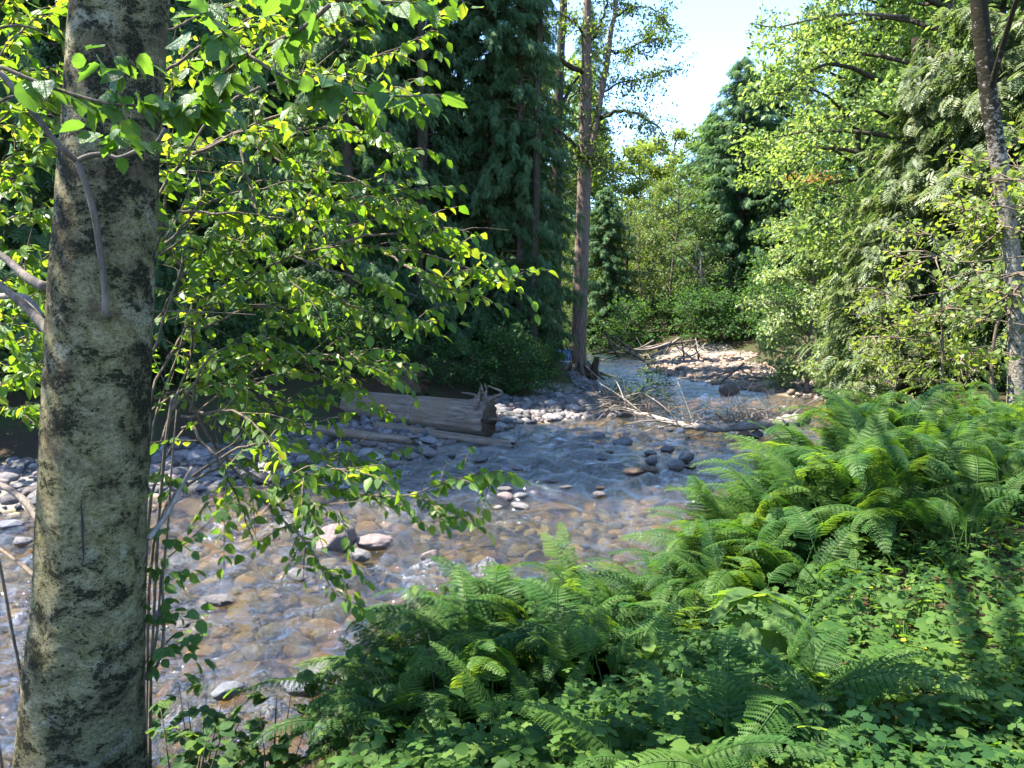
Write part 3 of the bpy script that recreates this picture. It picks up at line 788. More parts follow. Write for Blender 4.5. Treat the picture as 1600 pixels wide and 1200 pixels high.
def decid(seed, H, r0, zb, R, n_limb=16, n_twig=7, n_leaf=22, leaf=0.1, env=None, bend=0.3, lift=0.5, clump=0.16, template=LEAF_FAR, twist=0.7):
    r = np.random.default_rng(seed)
    tp = resample(np.array([(0, 0, -0.3), (r.normal(0, bend * .3), r.normal(0, bend * .3), H * 0.3), (r.normal(0, bend), r.normal(0, bend), H * 0.65), (r.normal(0, bend), r.normal(0, bend), H * 0.97)]), 16)
    wood = MB(); wood.add(*tube(tp, np.linspace(r0, r0 * 0.12, 16) * (1 + 0.5 * np.exp(-np.arange(16) * 1.2)), 8))
    pos, ad, nn = [], [], []
    for i in range(n_limb):
        t = (i + r.random()) / n_limb
        zz = zb + (H * 0.96 - zb) * t
        b = np.array([np.interp(zz, tp[:, 2], tp[:, 0]), np.interp(zz, tp[:, 2], tp[:, 1]), zz])
        az = i * 2.4 + r.normal(0, 0.4)
        e = env(t) if env else (math.sin(math.pi * min(1, 0.2 + 0.72 * t)) ** 0.7)
        L = R * e * r.uniform(0.7, 1.1)
        d = np.array([math.cos(az), math.sin(az), lift * (0.5 + t) * r.uniform(0.5, 1.2)]); d /= np.linalg.norm(d)
        lp = resample(np.array([b, b + d * L * 0.5 + r.normal(0, 0.08 * L, 3), b + d * L + np.array([0, 0, -0.18 * L]) + r.normal(0, 0.06 * L, 3)]), 8)
        wood.add(*tube(lp, np.linspace(r0 * 0.3, 0.012, 8), 5, False))
        for q in range(n_twig):
            s = r.uniform(0.25, 1.0) ** 0.7
            p0 = np.array([np.interp(s * 7, range(8), lp[:, c]) for c in range(3)])
            td = d * 0.6 + r.normal(0, 0.75, 3) * np.array([1, 1, 0.55]); td /= np.linalg.norm(td)
            tl = (0.28 * L * (1.25 - s) + 0.35) * r.uniform(0.7, 1.2)
            p1 = p0 + td * tl + np.array([0, 0, -0.1 * tl])
            wood.add(*tube(np.array([p0, (p0 + p1) / 2 + r.normal(0, .04, 3), p1]), [0.014, 0.01, 0.005], 3, False))
            m = max(3, int(n_leaf * r.uniform(0.6, 1.3)))
            f = r.uniform(0.1, 1.05, m)[:, None]
            c = p0 * (1 - f) + p1 * f + r.normal(0, clump, (m, 3)) * np.array([1, 1, 0.6])
            pos.append(c)
            ad.append(td * 0.7 + r.normal(0, 0.7, (m, 3)) + np.array([0, 0, -0.35]))
            rad_ = c - np.array([0, 0, zb + (H - zb) * 0.35]); rad_ = norm(rad_)
            nn.append(np.array([0, 0, 0.6]) + 0.85 * rad_ + r.normal(0, twist, (m, 3)))
    pos, ad, nn = map(np.concatenate, (pos, ad, nn))
    tint = np.clip(0.5 + 0.35 * fbm(pos * 0.7, 2, seed) + r.normal(0, 0.2, len(pos)), 0, 1)
    lf = scatter(template[0], template[1], pos, norm(ad), norm(nn), leaf * r.uniform(0.7, 1.25, len(pos)), tint)
    return wood, lf

def spray_t(n=6, w=0.1, seed=0):
    """flat drooping conifer spray: narrow side leaflets along an axis of length 1"""
    V, F = [], []
    for i in range(n):
        y = 0.06 + 0.86 * i / n
        l = 0.34 * (1 - 0.62 * i / n)
        z = -0.28 * y * y
        for sg in (1, -1):
            b = len(V)
            V += [(0, y, z), (sg * l * 0.55 - sg * w * 0.2, y + l * 0.42 + w * 0.55, z - 0.05 * l), (sg * l, y + l * 0.75, z - 0.3 * l), (sg * l * 0.6, y + l * 0.3 - w * 0.45, z - 0.05 * l)]
            F += [(b, b + 1, b + 2), (b, b + 2, b + 3)] if sg < 0 else [(b, b + 2, b + 1), (b, b + 3, b + 2)]
    b = len(V); V += [(-w * .3, 0.7, -.14), (w * .3, 0.7, -.14), (0, 1.0, -.30)]; F += [(b, b + 1, b + 2)]
    return np.array(V, float), [np.array(F)]
SPRAY = spray_t()
def spray_s(n=4, w=0.2):
    V, F = [], []
    for i in range(n):
        y = 0.04 + 0.84 * i / n; l = 0.36 * (1 - 0.6 * i / n); z = -0.3 * y * y
        for sg in (1, -1):
            b = len(V); V += [(0, y + w * .5, z), (sg * l, y + l * 0.9, z - 0.25 * l), (0, y - w * .5, z)]; F.append((b, b + 1, b + 2) if sg < 0 else (b, b + 2, b + 1))
    b = len(V); V += [(-w * .3, 0.7, -.16), (w * .3, 0.7, -.16), (0, 1.02, -.32)]; F.append((b, b + 1, b + 2))
    return np.array(V, float), [np.array(F)]
SPRAY5 = spray_s()

def conifer(seed, H, R, zb, nb, ns, r0, droop=0.5, up=0.18, sl=0.55, hang=0.5, power=0.8, template=SPRAY, prune=0.0):
    r = np.random.default_rng(seed)
    tp = resample(np.array([(0, 0, -0.3), (r.normal(0, .1), r.normal(0, .1), H * .5), (r.normal(0, .1), r.normal(0, .1), H)]), 14)
    wood = MB(); wood.add(*tube(tp, np.linspace(r0, 0.015, 14) * (1 + 0.45 * np.exp(-np.arange(14) * 1.6)), 9))
    pos, ad, nn, sz = [], [], [], []
    for i in range(nb):
        t = ((i + r.random()) / nb)
        z = zb + (H * 0.985 - zb) * t
        if r.random() < prune * (1 - t): continue
        az = i * 2.399 + r.normal(0, 0.35)
        L = R * (1 - t) ** power * r.uniform(0.45, 1.12) + 0.18
        o = np.array([math.cos(az), math.sin(az), 0]); sd = np.array([-o[1], o[0], 0])
        sw = r.normal(0, 0.12)
        s = np.linspace(0, 1, 8)[:, None]
        bp = np.array([0, 0, z]) + o * L * s + sd * sw * L * s ** 2 + np.array([0, 0, 1.0]) * L * (up * s - droop * s ** 2 + 0.12 * s ** 4)
        wood.add(*tube(bp, np.linspace(0.02 + 0.012 * L, 0.004, 8), 4, False))
        m = max(6, int(ns * (0.35 + 0.65 * L / R)))
        f = r.uniform(0.12, 1.0, m) ** 0.75
        c = np.stack([np.interp(f * 7, range(8), bp[:, k]) for k in range(3)], -1)
        side = r.choice([-1, 1], m)[:, None]
        dirs = o * r.uniform(0.35, 1.0, (m, 1)) + sd * side * r.uniform(0.3, 1.0, (m, 1)) * (1.1 - f[:, None] * 0.6) + np.array([0, 0, -1.0]) * (hang * r.uniform(0.4, 1.4, (m, 1)))
        c = c + r.normal(0, 0.07, (m, 3)) * [1, 1, 1.6]
        pos.append(c); ad.append(dirs + r.normal(0, 0.18, (m, 3)))
        nn.append(np.array([0, 0, 1.0]) + o * 0.5 + r.normal(0, 0.42, (m, 3)))
        sz.append((sl * (0.45 + 0.55 * min(1, L / R + .2))) * r.uniform(0.6, 1.25, m) * (1.15 - 0.4 * f))
    pos, ad, nn, sz = map(np.concatenate, (pos, ad, nn, sz))
    tint = np.clip(0.45 + 0.4 * fbm(pos * 0.6, 2, seed) + r.normal(0, 0.22, len(pos)), 0, 1)
    lf = scatter(template[0], template[1], pos, norm(ad), norm(nn), sz, tint)
    return wood, lf

def tree_meshes(name, wl, bark, leaf):
    return wl[0].data(name + "_trunk", M[bark], True), wl[1].data(name + "_crown", M[leaf])

def plant_tree(name, meshes, x, y, s, rz, label, cat, group=None, z=None, sz=None):
    e = empty(name, (x, y, gz(x, y) if z is None else z))
    e.rotation_euler = (0, 0, rz); e.scale = (s, s, s * (sz or 1))
    obj("trunk", meshes[0], e); obj("crown", meshes[1], e)
    return tag(e, label, cat, group)

ORD = ["first", "second", "third", "fourth", "fifth", "sixth", "seventh", "eighth", "ninth", "tenth", "eleventh", "twelfth", "thirteenth", "fourteenth", "fifteenth", "sixteenth", "seventeenth", "eighteenth", "nineteenth", "twentieth"]
def ordinal(i):
    if i < 20: return ORD[i]
    return ["twenty", "thirty", "forty", "fifty", "sixty", "seventy", "eighty", "ninety"][(i + 1) // 10 - 2] + ("-" + ORD[(i + 1) % 10 - 1] if (i + 1) % 10 else "")

# ---------------------------------------------------------------- the stand of dark conifers on the left bank
CED = [tree_meshes("cedar", conifer(21 + k, 27, (3.5, 3.8)[k], (0.9, 1.3)[k], (360, 370)[k], 150, 0.28, (0.5, 0.7)[k], 0.2, 0.38, (1.1, 0.8)[k], 0.5, SPRAY5, (0.25, 0.2)[k]), "bark_grey", "cedar") for k in range(2)]
rt = np.random.default_rng(31)
ROW1 = [(30, 31), (120, 27), (215, 30), (300, 26), (375, 29), (445, 25.5), (520, 27.5), (575, 26.5), (628, 28.5), (672, 26), (722, 28.5), (768, 26.8), (812, 26.6), (826, 37.5)]
for i, (u, Yd) in enumerate(ROW1):
    x = (u - 800) / FPX * Yd
    plant_tree("conifer_tree", CED[i % 2], x, Yd, rt.uniform(0.92, 1.1) * (0.66 if u > 800 else 0.7 if u > 650 else 0.75 if u > 340 else 0.55), rt.uniform(0, 6.28),
               "dark bluish green conifer, %s from the left in the front row behind the big log" % ordinal(i), "conifer", "dark conifers of the left bank")
ROW2 = [(-40, 40), (60, 37), (150, 41), (240, 38), (330, 36), (410, 40), (480, 35), (550, 38), (610, 33)]
SHADE_ROW = [(-8.2, 16.6), (-10.6, 15.6), (-9, 18.8), (-13.5, 19.5), (-17, 17.5), (-16.5, 22.5), (-4.6, 22.4)]  # extra conifers put in to throw shade over the middle of the creek
for i, (x, Yd) in enumerate(SHADE_ROW):
    plant_tree("conifer_tree", CED[i % 2], x, Yd, (1.0, 1.0, 0.7, 0.6, 0.6, 0.6, 0.8)[i], i * 1.4, "dark conifer, %s of those added for shade nearest behind the left shrubs" % ordinal(i), "conifer", "conifers added behind the left shrubs")
for i, (u, Yd) in enumerate(ROW2):
    x = (u - 800) / FPX * Yd
    plant_tree("conifer_tree", CED[(i + 1) % 2], x, Yd, rt.uniform(0.95, 1.15) * (0.62 if u < 300 else 0.85), rt.uniform(0, 6.28),
               "dark conifer, %s from the left in the second row" % ordinal(i), "conifer", "conifers in the second row")

# ---------------------------------------------------------------- far side: cedars, bright broadleaf trees, shrubs
CEDF = tree_meshes("far_cedar", conifer(61, 20, 5.6, 0.8, 330, 110, 0.3, 0.42, 0.26, 0.6, 0.5, 0.5, SPRAY5), "bark_grey", "cedar")
CEDT = tree_meshes("thin_cedar", conifer(62, 24, 3.4, 2.0, 170, 44, 0.28, 0.4, 0.22, 0.6, 0.55, 0.75, SPRAY5, 0.15), "bark_grey", "cedar")
def at(u, Yd): return (u - 800) / FPX * Yd
for i, (u, Yd, me, s, rz, lab) in enumerate([
    (1150, 50, CEDF, 0.84, 0.3, "tall dark cedar with a pointed top in the middle of the far bank"),
    (1192, 53, CEDF, 0.86, 2.2, "dark cedar standing just right of the tallest pointed cedar"),
    (1244, 57, CEDT, 0.93, 1.2, "thin spire-topped cedar highest against the sky at the far bank"),
    (1105, 54, CEDF, 0.72, 4.0, "shorter dark cedar left of the tall pointed cedar"),
    (1225, 47, CEDF, 0.62, 5.0, "low dark cedar beside the round pale tree at the bar"),
    (945, 47, CEDF, 0.5, 1.0, "young cedar right behind the tall forked tree"),
    (1330, 50, CEDF, 0.9, 0.8, "dark cedar mostly hidden behind the big sunlit broadleaf tree"),
    (1420, 46, CEDF, 1.0, 3.1, "dark cedar behind the sunlit hemlock on the right"),
    (1510, 50, CEDT, 1.0, 2.1, "thin dark conifer behind the mossy trunk on the right"),
    (1590, 42, CEDF, 1.0, 2.9, "dark cedar at the right edge behind the mossy trunk")]):
    plant_tree("conifer_tree", me, at(u, Yd), Yd, s, rz, lab, "conifer")
DEC_F = [tree_meshes("broadleaf", decid(71 + k, 15, 0.2, 2.0, 4.2, 30, 10, 40, 0.24, None, 0.4, 0.6, 0.3), "bark_grey", "far_yellow") for k in range(2)]
for i, (u, Yd, k, s, lab) in enumerate([
    (1045, 62, 0, 0.98, "bright yellow green broadleaf tree in the gap left of the far cedars"),
    (985, 66, 1, 0.92, "yellow green broadleaf tree left of the brightest one in the gap"),
    (1010, 80, 0, 1.0, "pale broadleaf tree farthest back in the sky gap"),
    (930, 70, 1, 1.0, "yellow green broadleaf tree seen just right of the tall forked trunk"),
    (868, 64, 0, 1.35, "yellow green broadleaf tree showing left of the tall forked trunk"),
    (820, 74, 1, 1.5, "yellow green broadleaf tree glinting through the conifers"),
    (1090, 72, 1, 1.05, "yellow green tree peeping over the left shoulder of the far cedar"),
    (1300, 66, 0, 1.5, "tall sunlit broadleaf tree far behind the right bank")]):
    plant_tree("broadleaf_tree", DEC_F[k], at(u, Yd), Yd, s, i * 1.3, lab, "tree")
BUSH = tree_meshes("shrub_tree", decid(75, 8, 0.1, 0.4, 2.6, 24, 9, 34, 0.13, None, 0.4, 0.7, 0.22), "bark_grey", "airy")
UND = tree_meshes("understory_shrub", decid(76, 1.8, 0.03, 0.1, 1.1, 15, 6, 17, 0.12, lambda t: (0.45, 1.25, 0.8, 1.0, 0.55)[int(t * 14.9) % 5], 0.25, 0.8, 0.14), "bark_dark", "under")
for i, (u, Yd, s, lab) in enumerate([
    (1050, 47, 1.15, "grey green shrubby tree leaning over the far end of the creek"),
    (1000, 48.5, 0.9, "shrubby tree at the bend where the creek disappears"),
    (1085, 46, 0.85, "grey green shrubby tree before the foot of the far cedars"),
    (965, 52, 0.95, "shaded shrubby tree upstream of the tall forked tree"),
    (1020, 56, 1.2, "shrubby tree behind the leaning grey green one"),
    (900, 50, 0.9, "shaded shrubby tree hidden behind the tall forked trunk"),
    (868, 42, 0.9, "dense shrubby tree behind the blue panel")]):
    plant_tree("shrub_tree", BUSH, at(u, Yd), Yd, s, i * 1.9, lab, "tree")
rb = np.random.default_rng(83)
for i in range(11):
    u = 895 + i * 33; Yd = 45.5 + 2.5 * math.sin(i * 1.7) + (3 if u < 960 else -0.8)
    plant_tree("bank_shrub", UND, at(u, Yd), Yd, rb.uniform(0.9, 1.6), rb.uniform(0, 6), "low dark shrub, %s from the left along the far creek bank" % ordinal(i), "shrub", "shrubs along the far bank")
BK = [(u, 88 + 9 * math.sin(u * 0.31)) for u in range(-120, 1800, 74)]
for i, (u, Yd) in enumerate(BK):
    big = 1.2
    if 930 < u < 1300: big = 0.62
    plant_tree("forest_tree", (CEDF, DEC_F[0], CED[1])[i % 3] if not 930 < u < 1300 else DEC_F[1], at(u, Yd), Yd, big, i * 0.9,
               "far forest tree, %s from the left in the hindmost row" % ordinal(i), "tree", "far forest trees")

for i, (u, Yd, s) in enumerate([(1095, 44.5, 1.3), (1135, 44, 1.1), (1170, 42.5, 1.4), (1205, 39, 1.2), (1240, 36, 1.3), (1275, 33.5, 1.1), (1190, 45, 2.0), (1250, 41, 1.9), (1310, 32, 1.4)]):
    plant_tree("bank_shrub", UND, at(u, Yd), Yd, s, rb.uniform(0, 6), "low dark shrub, %s from the left behind the sunny gravel bar" % ordinal(i), "shrub", "shrubs behind the gravel bar")
# ---------------------------------------------------------------- tall forked tree at the head of the spit
def tall_tree():
    e = empty("cottonwood_tree"); Yt = 30.0
    r = np.random.default_rng(91)
    base = px(905, 592, Yt); base[2] = gz(base[0], base[1])
    e.location = base
    W = MB()
    main = np.vstack([base + [0, 0, -0.4], base + [0, 0, 0.15], px(905, 520, Yt), px(909, 400, Yt), px(914, 240, Yt), px(916, 140, Yt), px(917, 40, Yt), px(920, -40, Yt), px(924, -110, Yt)])
    mp = resample(main, 60)
    rads = np.interp(np.linspace(0, 1, 60), [0, .04, .1, .2, .45, .62, 1], [0.85, 0.62, 0.36, 0.30, 0.27, 0.22, 0.06])
    V, F = tube(mp, rads, 18)
    n = fbm(V * np.array([3, 3, 0.5]), 3, 5)[:, None]
    c = np.array([np.interp(V[:, 2], mp[:, 2], mp[:, 0]), np.interp(V[:, 2], mp[:, 2], mp[:, 1])]).T
    V[:, :2] = c + (V[:, :2] - c) * (1 + 0.16 * n)
    W.add(V - base, F)
    pos, ad, nn = [], [], []
    obj("trunk", W.data("trunk", M['bark_red'], True), e)
    def limb(pts, r0, r1, name="branch", leafy=(0.25, 60), mat='bark_dark'):
        lp = resample(np.array(pts), 20)
        lp[1:-1] += r.normal(0, 0.03, lp[1:-1].shape)
        b = MB(); b.add(*tube(lp - base, np.linspace(r0, r1, 20), 8))
        cl = []
        for q in range(leafy[1]):
            f = r.uniform(leafy[0], 1)
            p0 = np.array([np.interp(f * 19, range(20), lp[:, k]) for k in range(3)])
            d = r.normal(0, 1, 3) * [1, 1, 0.6] + [0.1, 0, -0.1]; d /= np.linalg.norm(d)
            L = r.uniform(0.4, 1.35)
            p1 = p0 + d * L + [0, 0, -0.15 * L]
            b.add(*tube(np.array([p0, (p0 + p1) / 2 + r.normal(0, .05, 3), p1]) - base, [0.012, 0.009, 0.004], 3, False))
            m = int(r.uniform(12, 34))
            g_ = r.uniform(0.2, 1.05, m)[:, None]
            cl.append(p0 * (1 - g_) + p1 * g_ + r.normal(0, 0.12, (m, 3)))
        obj(name, b.data(name, M[mat], True), e)
        if cl:
            cl = np.concatenate(cl); pos.append(cl); ad.append(r.normal(0, 1, (len(cl), 3)) + [0, 0, -0.6]); nn.append(r.normal(0, 0.8, (len(cl), 3)) + [0, 0, 1])
    limb([px(911, 290, Yt), px(926, 225, Yt - .2), px(936, 165, Yt - .3), px(950, 80, Yt - .4), px(962, 0, Yt - .5), px(966, -60, Yt - .6)], 0.17, 0.05, leafy=(0.25, 70), mat='bark_red')
    limb([px(938, 185, Yt - .3), px(965, 175, Yt - .9), px(990, 176, Yt - 1.2), px(1015, 190, Yt - 1.6), px(1042, 212, Yt - 1.8)], 0.085, 0.02, leafy=(0.3, 34))
    limb([px(955, 80, Yt - .4), px(975, 80, Yt - .6), px(1000, 66, Yt - 1), px(1030, 60, Yt - 1)], 0.06, 0.015, leafy=(0.3, 40))
    limb([px(958, 30, Yt), px(990, 10, Yt), px(1030, 20, Yt + .4), px(1045, 40, Yt)], 0.05, 0.012, leafy=(0.2, 40))
    limb([px(936, 150, Yt), px(970, 130, Yt), px(1010, 120, Yt + .6), px(1040, 110, Yt + .6)], 0.04, 0.012, leafy=(0.2, 44))
    limb([px(914, 115, Yt), px(885, 100, Yt - .6), px(862, 88, Yt - 1.4), px(820, 80, Yt - 2.2), px(795, 86, Yt - 2.6)], 0.11, 0.045, leafy=(0.2, 30))
    limb([px(910, 238, Yt), px(885, 215, Yt - .4), px(862, 197, Yt - .8), px(830, 195, Yt - 1)], 0.075, 0.04, leafy=(0.8, 4))
    limb([px(913, 130, Yt), px(895, 150, Yt + .2), px(880, 170, Yt + .4), px(868, 190, Yt + .6)], 0.05, 0.02, leafy=(0.5, 8))
    limb([px(914, 70, Yt), px(935, 45, Yt), px(948, 10, Yt), px(955, -40, Yt)], 0.07, 0.03, leafy=(0.2, 26))
    limb([px(916, 60, Yt), px(890, 30, Yt), px(860, 20, Yt), px(800, 30, Yt)], 0.06, 0.02, leafy=(0.2, 44))
    limb([px(910, 250, Yt), px(930, 245, Yt - .7), px(950, 262, Yt - 1.2)], 0.03, 0.01, leafy=(0.2, 24))
    limb([px(911, 245, Yt), px(890, 235, Yt - .7), px(872, 228, Yt - 1.2)], 0.03, 0.01, leafy=(0.2, 20))
    p = np.concatenate(pos) - base
    tint = np.clip(0.4 + 0.4 * fbm(p * 0.8, 2, 3) + r.normal(0, 0.22, len(p)), 0, 1)
    lf = scatter(LEAF_FAR[0], LEAF_FAR[1], p, norm(np.concatenate(ad)), norm(np.concatenate(nn)), 0.125 * r.uniform(0.7, 1.25, len(p)), tint)
    obj("crown", lf.data("crown", M['airy']), e)
    # spreading mossy roots and a broken stub beside them
    for k in range(9):
        a = -0.4 + k * 0.75 + r.normal(0, 0.15); L = r.uniform(0.9, 1.7)
        pts = [np.array([math.cos(a) * 0.25, math.sin(a) * 0.25, 0.55]), np.array([math.cos(a) * 0.6, math.sin(a) * 0.6, 0.22]), np.array([math.cos(a) * L, math.sin(a) * L, -0.12])]
        b = MB(); b.add(*tube(resample(pts, 10), np.linspace(0.13, 0.035, 10), 7))
        obj("root", b.data("root", M['bark_grey'], True), e)
    tag(e, "tall forked tree with a reddish bare trunk standing at the head of the gravel spit", "tree")
    s = empty("tree_stump", px(926, 590, 29.4)); s.location.z = gz(s.location.x, s.location.y) if gz(s.location.x, s.location.y) > -0.2 else -0.1
    b = MB(); b.add(*tube(resample([(0, 0, -.2), (0.05, 0, 0.4), (0.16, 0, 0.95)], 10), np.linspace(0.2, 0.11, 10), 9))
    obj("stump_trunk", b.data("stump_trunk", M['bark_dark'], True), s)
    tag(s, "short leaning broken stump right beside the foot of the tall forked tree", "stump")
tall_tree()
def bare_tree(name, pts, r0, r1, bark, label, limbs=()):
    base = pts[0].copy(); base[2] = gz(base[0], base[1]); e = empty(name, base)
    P = resample(np.vstack([base - [0, 0, .3], pts[1:]]), 40)
    V, F = tube(P - base, np.linspace(r0, r1, 40) * (1 + 0.4 * np.exp(-np.arange(40) * 0.5)), 12)
    b = MB(); b.add(V + 0.03 * fbm(V * 4, 2, 8)[:, None] * np.array([1, 1, 0]), F)
    obj("trunk", b.data("trunk", M[bark], True), e)
    for lp, a, c in limbs:
        b = MB(); b.add(*tube(resample(lp, 16) - base, np.linspace(a, c, 16), 7)); obj("branch", b.data("branch", M[bark], True), e)
    return tag(e, label, "tree")
bare_tree("forest_tree", [px(834, 600, 25.4), px(834, 450, 25.4), px(838, 300, 25.6), px(842, 60, 26.5), px(845, -90, 27)], 0.14, 0.1, 'bark_dark', "grey trunk rising from the bank shrubs just left of the tall forked tree")
bare_tree("forest_tree", [px(868, 560, 36), px(870, 300, 36), px(872, 180, 36), px(876, 90, 36), px(884, -60, 36)], 0.24, 0.16, 'bark_dark', "dark crooked trunk behind and left of the tall forked tree",
          [([px(872, 180, 36), px(890, 140, 36), px(905, 118, 36)], .1, .05), ([px(871, 200, 36), px(860, 160, 35.5), px(858, 140, 35.5)], .06, .02)])
bare_tree("forest_tree", [px(655, 640, 24.6), px(655, 400, 24.6), px(656, 200, 24.6), px(658, -50, 24.6)], 0.15, 0.1, 'bark_dark', "dark bare trunk in the deep shade above the left end of the big log")
bare_tree("forest_tree", [px(1140, 560, 46), px(1120, 470, 46), px(1085, 420, 46), px(1040, 385, 46)], 0.12, 0.05, 'twig_dead', "thin grey leaning dead tree at the far bank")
bare_tree("forest_tree", [px(1096, 545, 45.5), px(1097, 470, 45.5), px(1094, 390, 45.5)], 0.11, 0.05, 'twig_dead', "pale upright dead trunk before the far cedars")
bare_tree("forest_tree", [px(985, 545, 50), px(978, 430, 50), px(985, 330, 50)], 0.16, 0.1, 'bark_dark', "dark trunk upstream in the gap right of the tall forked tree")
bare_tree("forest_tree", [px(962, 545, 52), px(960, 430, 52), px(958, 330, 52)], 0.16, 0.1, 'bark_dark', "dark trunk nearest to the tall forked tree at the bend")

# ---------------------------------------------------------------- right bank
big = decid(111, 15.5, 0.3, 4.0, 5.2, 52, 14, 44, 0.16, lambda t: 0.62 + 0.5 * math.sin(math.pi * min(1, t * 1.05)), 0.5, 0.45, 0.22)
e = plant_tree("alder_tree", tree_meshes("right_alder", big, "bark_dark", "right"), at(1440, 21), 21, 1.0, 0.4, "big sunlit broadleaf tree with a dark trunk filling the upper right", "tree")
plant_tree("broadleaf_tree", tree_meshes("pale_tree", decid(113, 6.2, 0.09, 0.25, 2.15, 44, 11, 32, 0.13, lambda t: 0.75 + 0.3 * math.sin(math.pi * t) - 0.55 * t * t, 0.2, 0.5, 0.16), "bark_grey", "pale"),
           at(1262, 24.6), 24.6, 0.95, 0, "round pale green tree at the right end of the sunny gravel bar", "tree")
big2 = tree_meshes("right_alder", decid(115, 13, 0.2, 1.5, 3.7, 38, 12, 38, 0.155, None, 0.5, 0.45, 0.22), "bark_dark", "right")
plant_tree("broadleaf_tree", big2, at(1350, 25), 25, 1.0, 1.0, "sunlit broadleaf tree between the round pale tree and the big one", "tree")
plant_tree("broadleaf_tree", big2, at(1570, 24), 24, 1.2, 2.5, "sunlit broadleaf tree behind the mossy trunk at the right", "tree")
HEM = tree_meshes("hemlock", conifer(121, 11, 3.0, 0.6, 120, 46, 0.2, 0.42, 0.12, 0.62, 0.7, 0.7, SPRAY), "bark_dark", "hemlock")
for i, (u, Yd, s, rz, lab) in enumerate([
    (1420, 17.5, 0.72, 0.5, "sunlit hemlock with drooping sprays right of the round pale tree"),
    (1530, 16.2, 0.9, 2.0, "larger sunlit hemlock with drooping sprays left of the mossy trunk"),
    (1372, 20.0, 0.5, 3.3, "small hemlock at the edge of the bank beside the round pale tree"),
    (1650, 14.5, 0.85, 4.0, "hemlock reaching in from the right edge of the view")]):
    plant_tree("hemlock_tree", HEM, at(u, Yd), Yd, s, rz, lab, "hemlock")
sap = [tree_meshes("maple_sapling", decid(131 + k, 3.6, 0.03, 0.5, 1.35, 18, 6, 11, 0.105, None, 0.3, 0.35, 0.12, LEAF_MID, 0.45), "twig", "far_yellow") for k in range(2)]
for i, (u, Yd, k, s, lab) in enumerate([
    (1480, 12.6, 0, 0.95, "yellow green sapling with flat leaf layers left of the mossy trunk"),
    (1560, 12.0, 1, 1.15, "yellow green sapling right at the foot of the mossy trunk"),
    (1400, 14.2, 1, 0.75, "yellow green sapling before the sunlit hemlock"),
    (1620, 11.0, 0, 1.1, "yellow green sapling at the right edge above the ferns")]):
    plant_tree("maple_sapling", sap[k], at(u, Yd), Yd, s, i * 2.0, lab, "sapling")
ym = 12.0
bare_tree("alder_tree", [px(1592, 660, ym), px(1588, 500, ym), px(1578, 380, ym), px(1560, 250, ym), px(1541, 120, ym), px(1528, -20, ym), px(1520, -200, ym), px(1530, -500, ym)], 0.13, 0.11, 'bark_mossy',
          "leaning trunk at the right, mottled grey below and black with moss above",
          [([px(1588, 410, ym), px(1610, 400, ym), px(1660, 395, ym)], .03, .015), ([px(1545, 150, ym), px(1570, 60, ym - .5), px(1600, -40, ym - 1)], .05, .03)])
bare_tree("alder_tree", [px(1462, 640, 18.5), px(1456, 400, 18.5), px(1448, 230, 18.5), px(1434, 170, 18.5), px(1432, 60, 18.5)], 0.17, 0.1, 'bark_mossy', "dark forked trunk showing inside the big sunlit crown",
          [([px(1447, 228, 18.5), px(1420, 205, 18.2), px(1390, 185, 18), px(1367, 172, 17.8)], .07, .03), ([px(1436, 150, 18.5), px(1420, 148, 18.4), px(1405, 140, 18.3)], .07, .05)])
for i in range(7):
    u = 1352 + i * 38; Yd = 19.8 - i * 0.9
    plant_tree("bank_shrub", UND, at(u, Yd), Yd, rb.uniform(0.55, 0.8), rb.uniform(0, 6), "low green shrub, %s from the left behind the fern mound" % ordinal(i), "shrub", "shrubs behind the fern mound")
# a long thin branch of the big tree reaching left into the sky, with sparse leaves
lp = resample([px(1420, 26, 21), px(1330, 22, 20), px(1270, 30, 19.5), px(1215, 42, 19), px(1172, 36, 18.6)], 24)
inv = np.array(e.location)
Rz = np.array([[math.cos(-0.4), -math.sin(-0.4), 0], [math.sin(-0.4), math.cos(-0.4), 0], [0, 0, 1]])
b = MB(); b.add(*tube((lp - inv) @ Rz.T, np.linspace(0.05, 0.008, 24), 6))
rr_ = np.random.default_rng(9); tw = MB()
pp, aa, nn_ = [], [], []
for q in range(46):
    f = rr_.uniform(0.2, 1); p0 = np.array([np.interp(f * 23, range(24), lp[:, k]) for k in range(3)])
    d = norm(rr_.normal(0, 1, 3) + [-0.4, 0, 0.1]); p1 = p0 + d * rr_.uniform(0.25, 0.7)
    b.add(*tube((np.array([p0, p1]) - inv) @ Rz.T, [0.008, 0.003], 3, False))
    m = 12; g_ = rr_.uniform(0.1, 1, m)[:, None]
    pp.append(p0 * (1 - g_) + p1 * g_ + rr_.normal(0, .06, (m, 3))); aa.append(rr_.normal(0, 1, (m, 3)) + [0, 0, -.5]); nn_.append(rr_.normal(0, .8, (m, 3)) + [0, 0, 1])
obj("branch", b.data("branch", M['bark_grey'], True), e)
pp = (np.concatenate(pp) - inv) @ Rz.T
obj("leaves", scatter(LEAF_FAR[0], LEAF_FAR[1], pp, norm(np.concatenate(aa)), norm(np.concatenate(nn_)), 0.11 * rr_.uniform(.7, 1.2, len(pp)), rr_.uniform(0.3, 1, len(pp))).data("leaves", M['right']), e)["kind"] = "stuff"
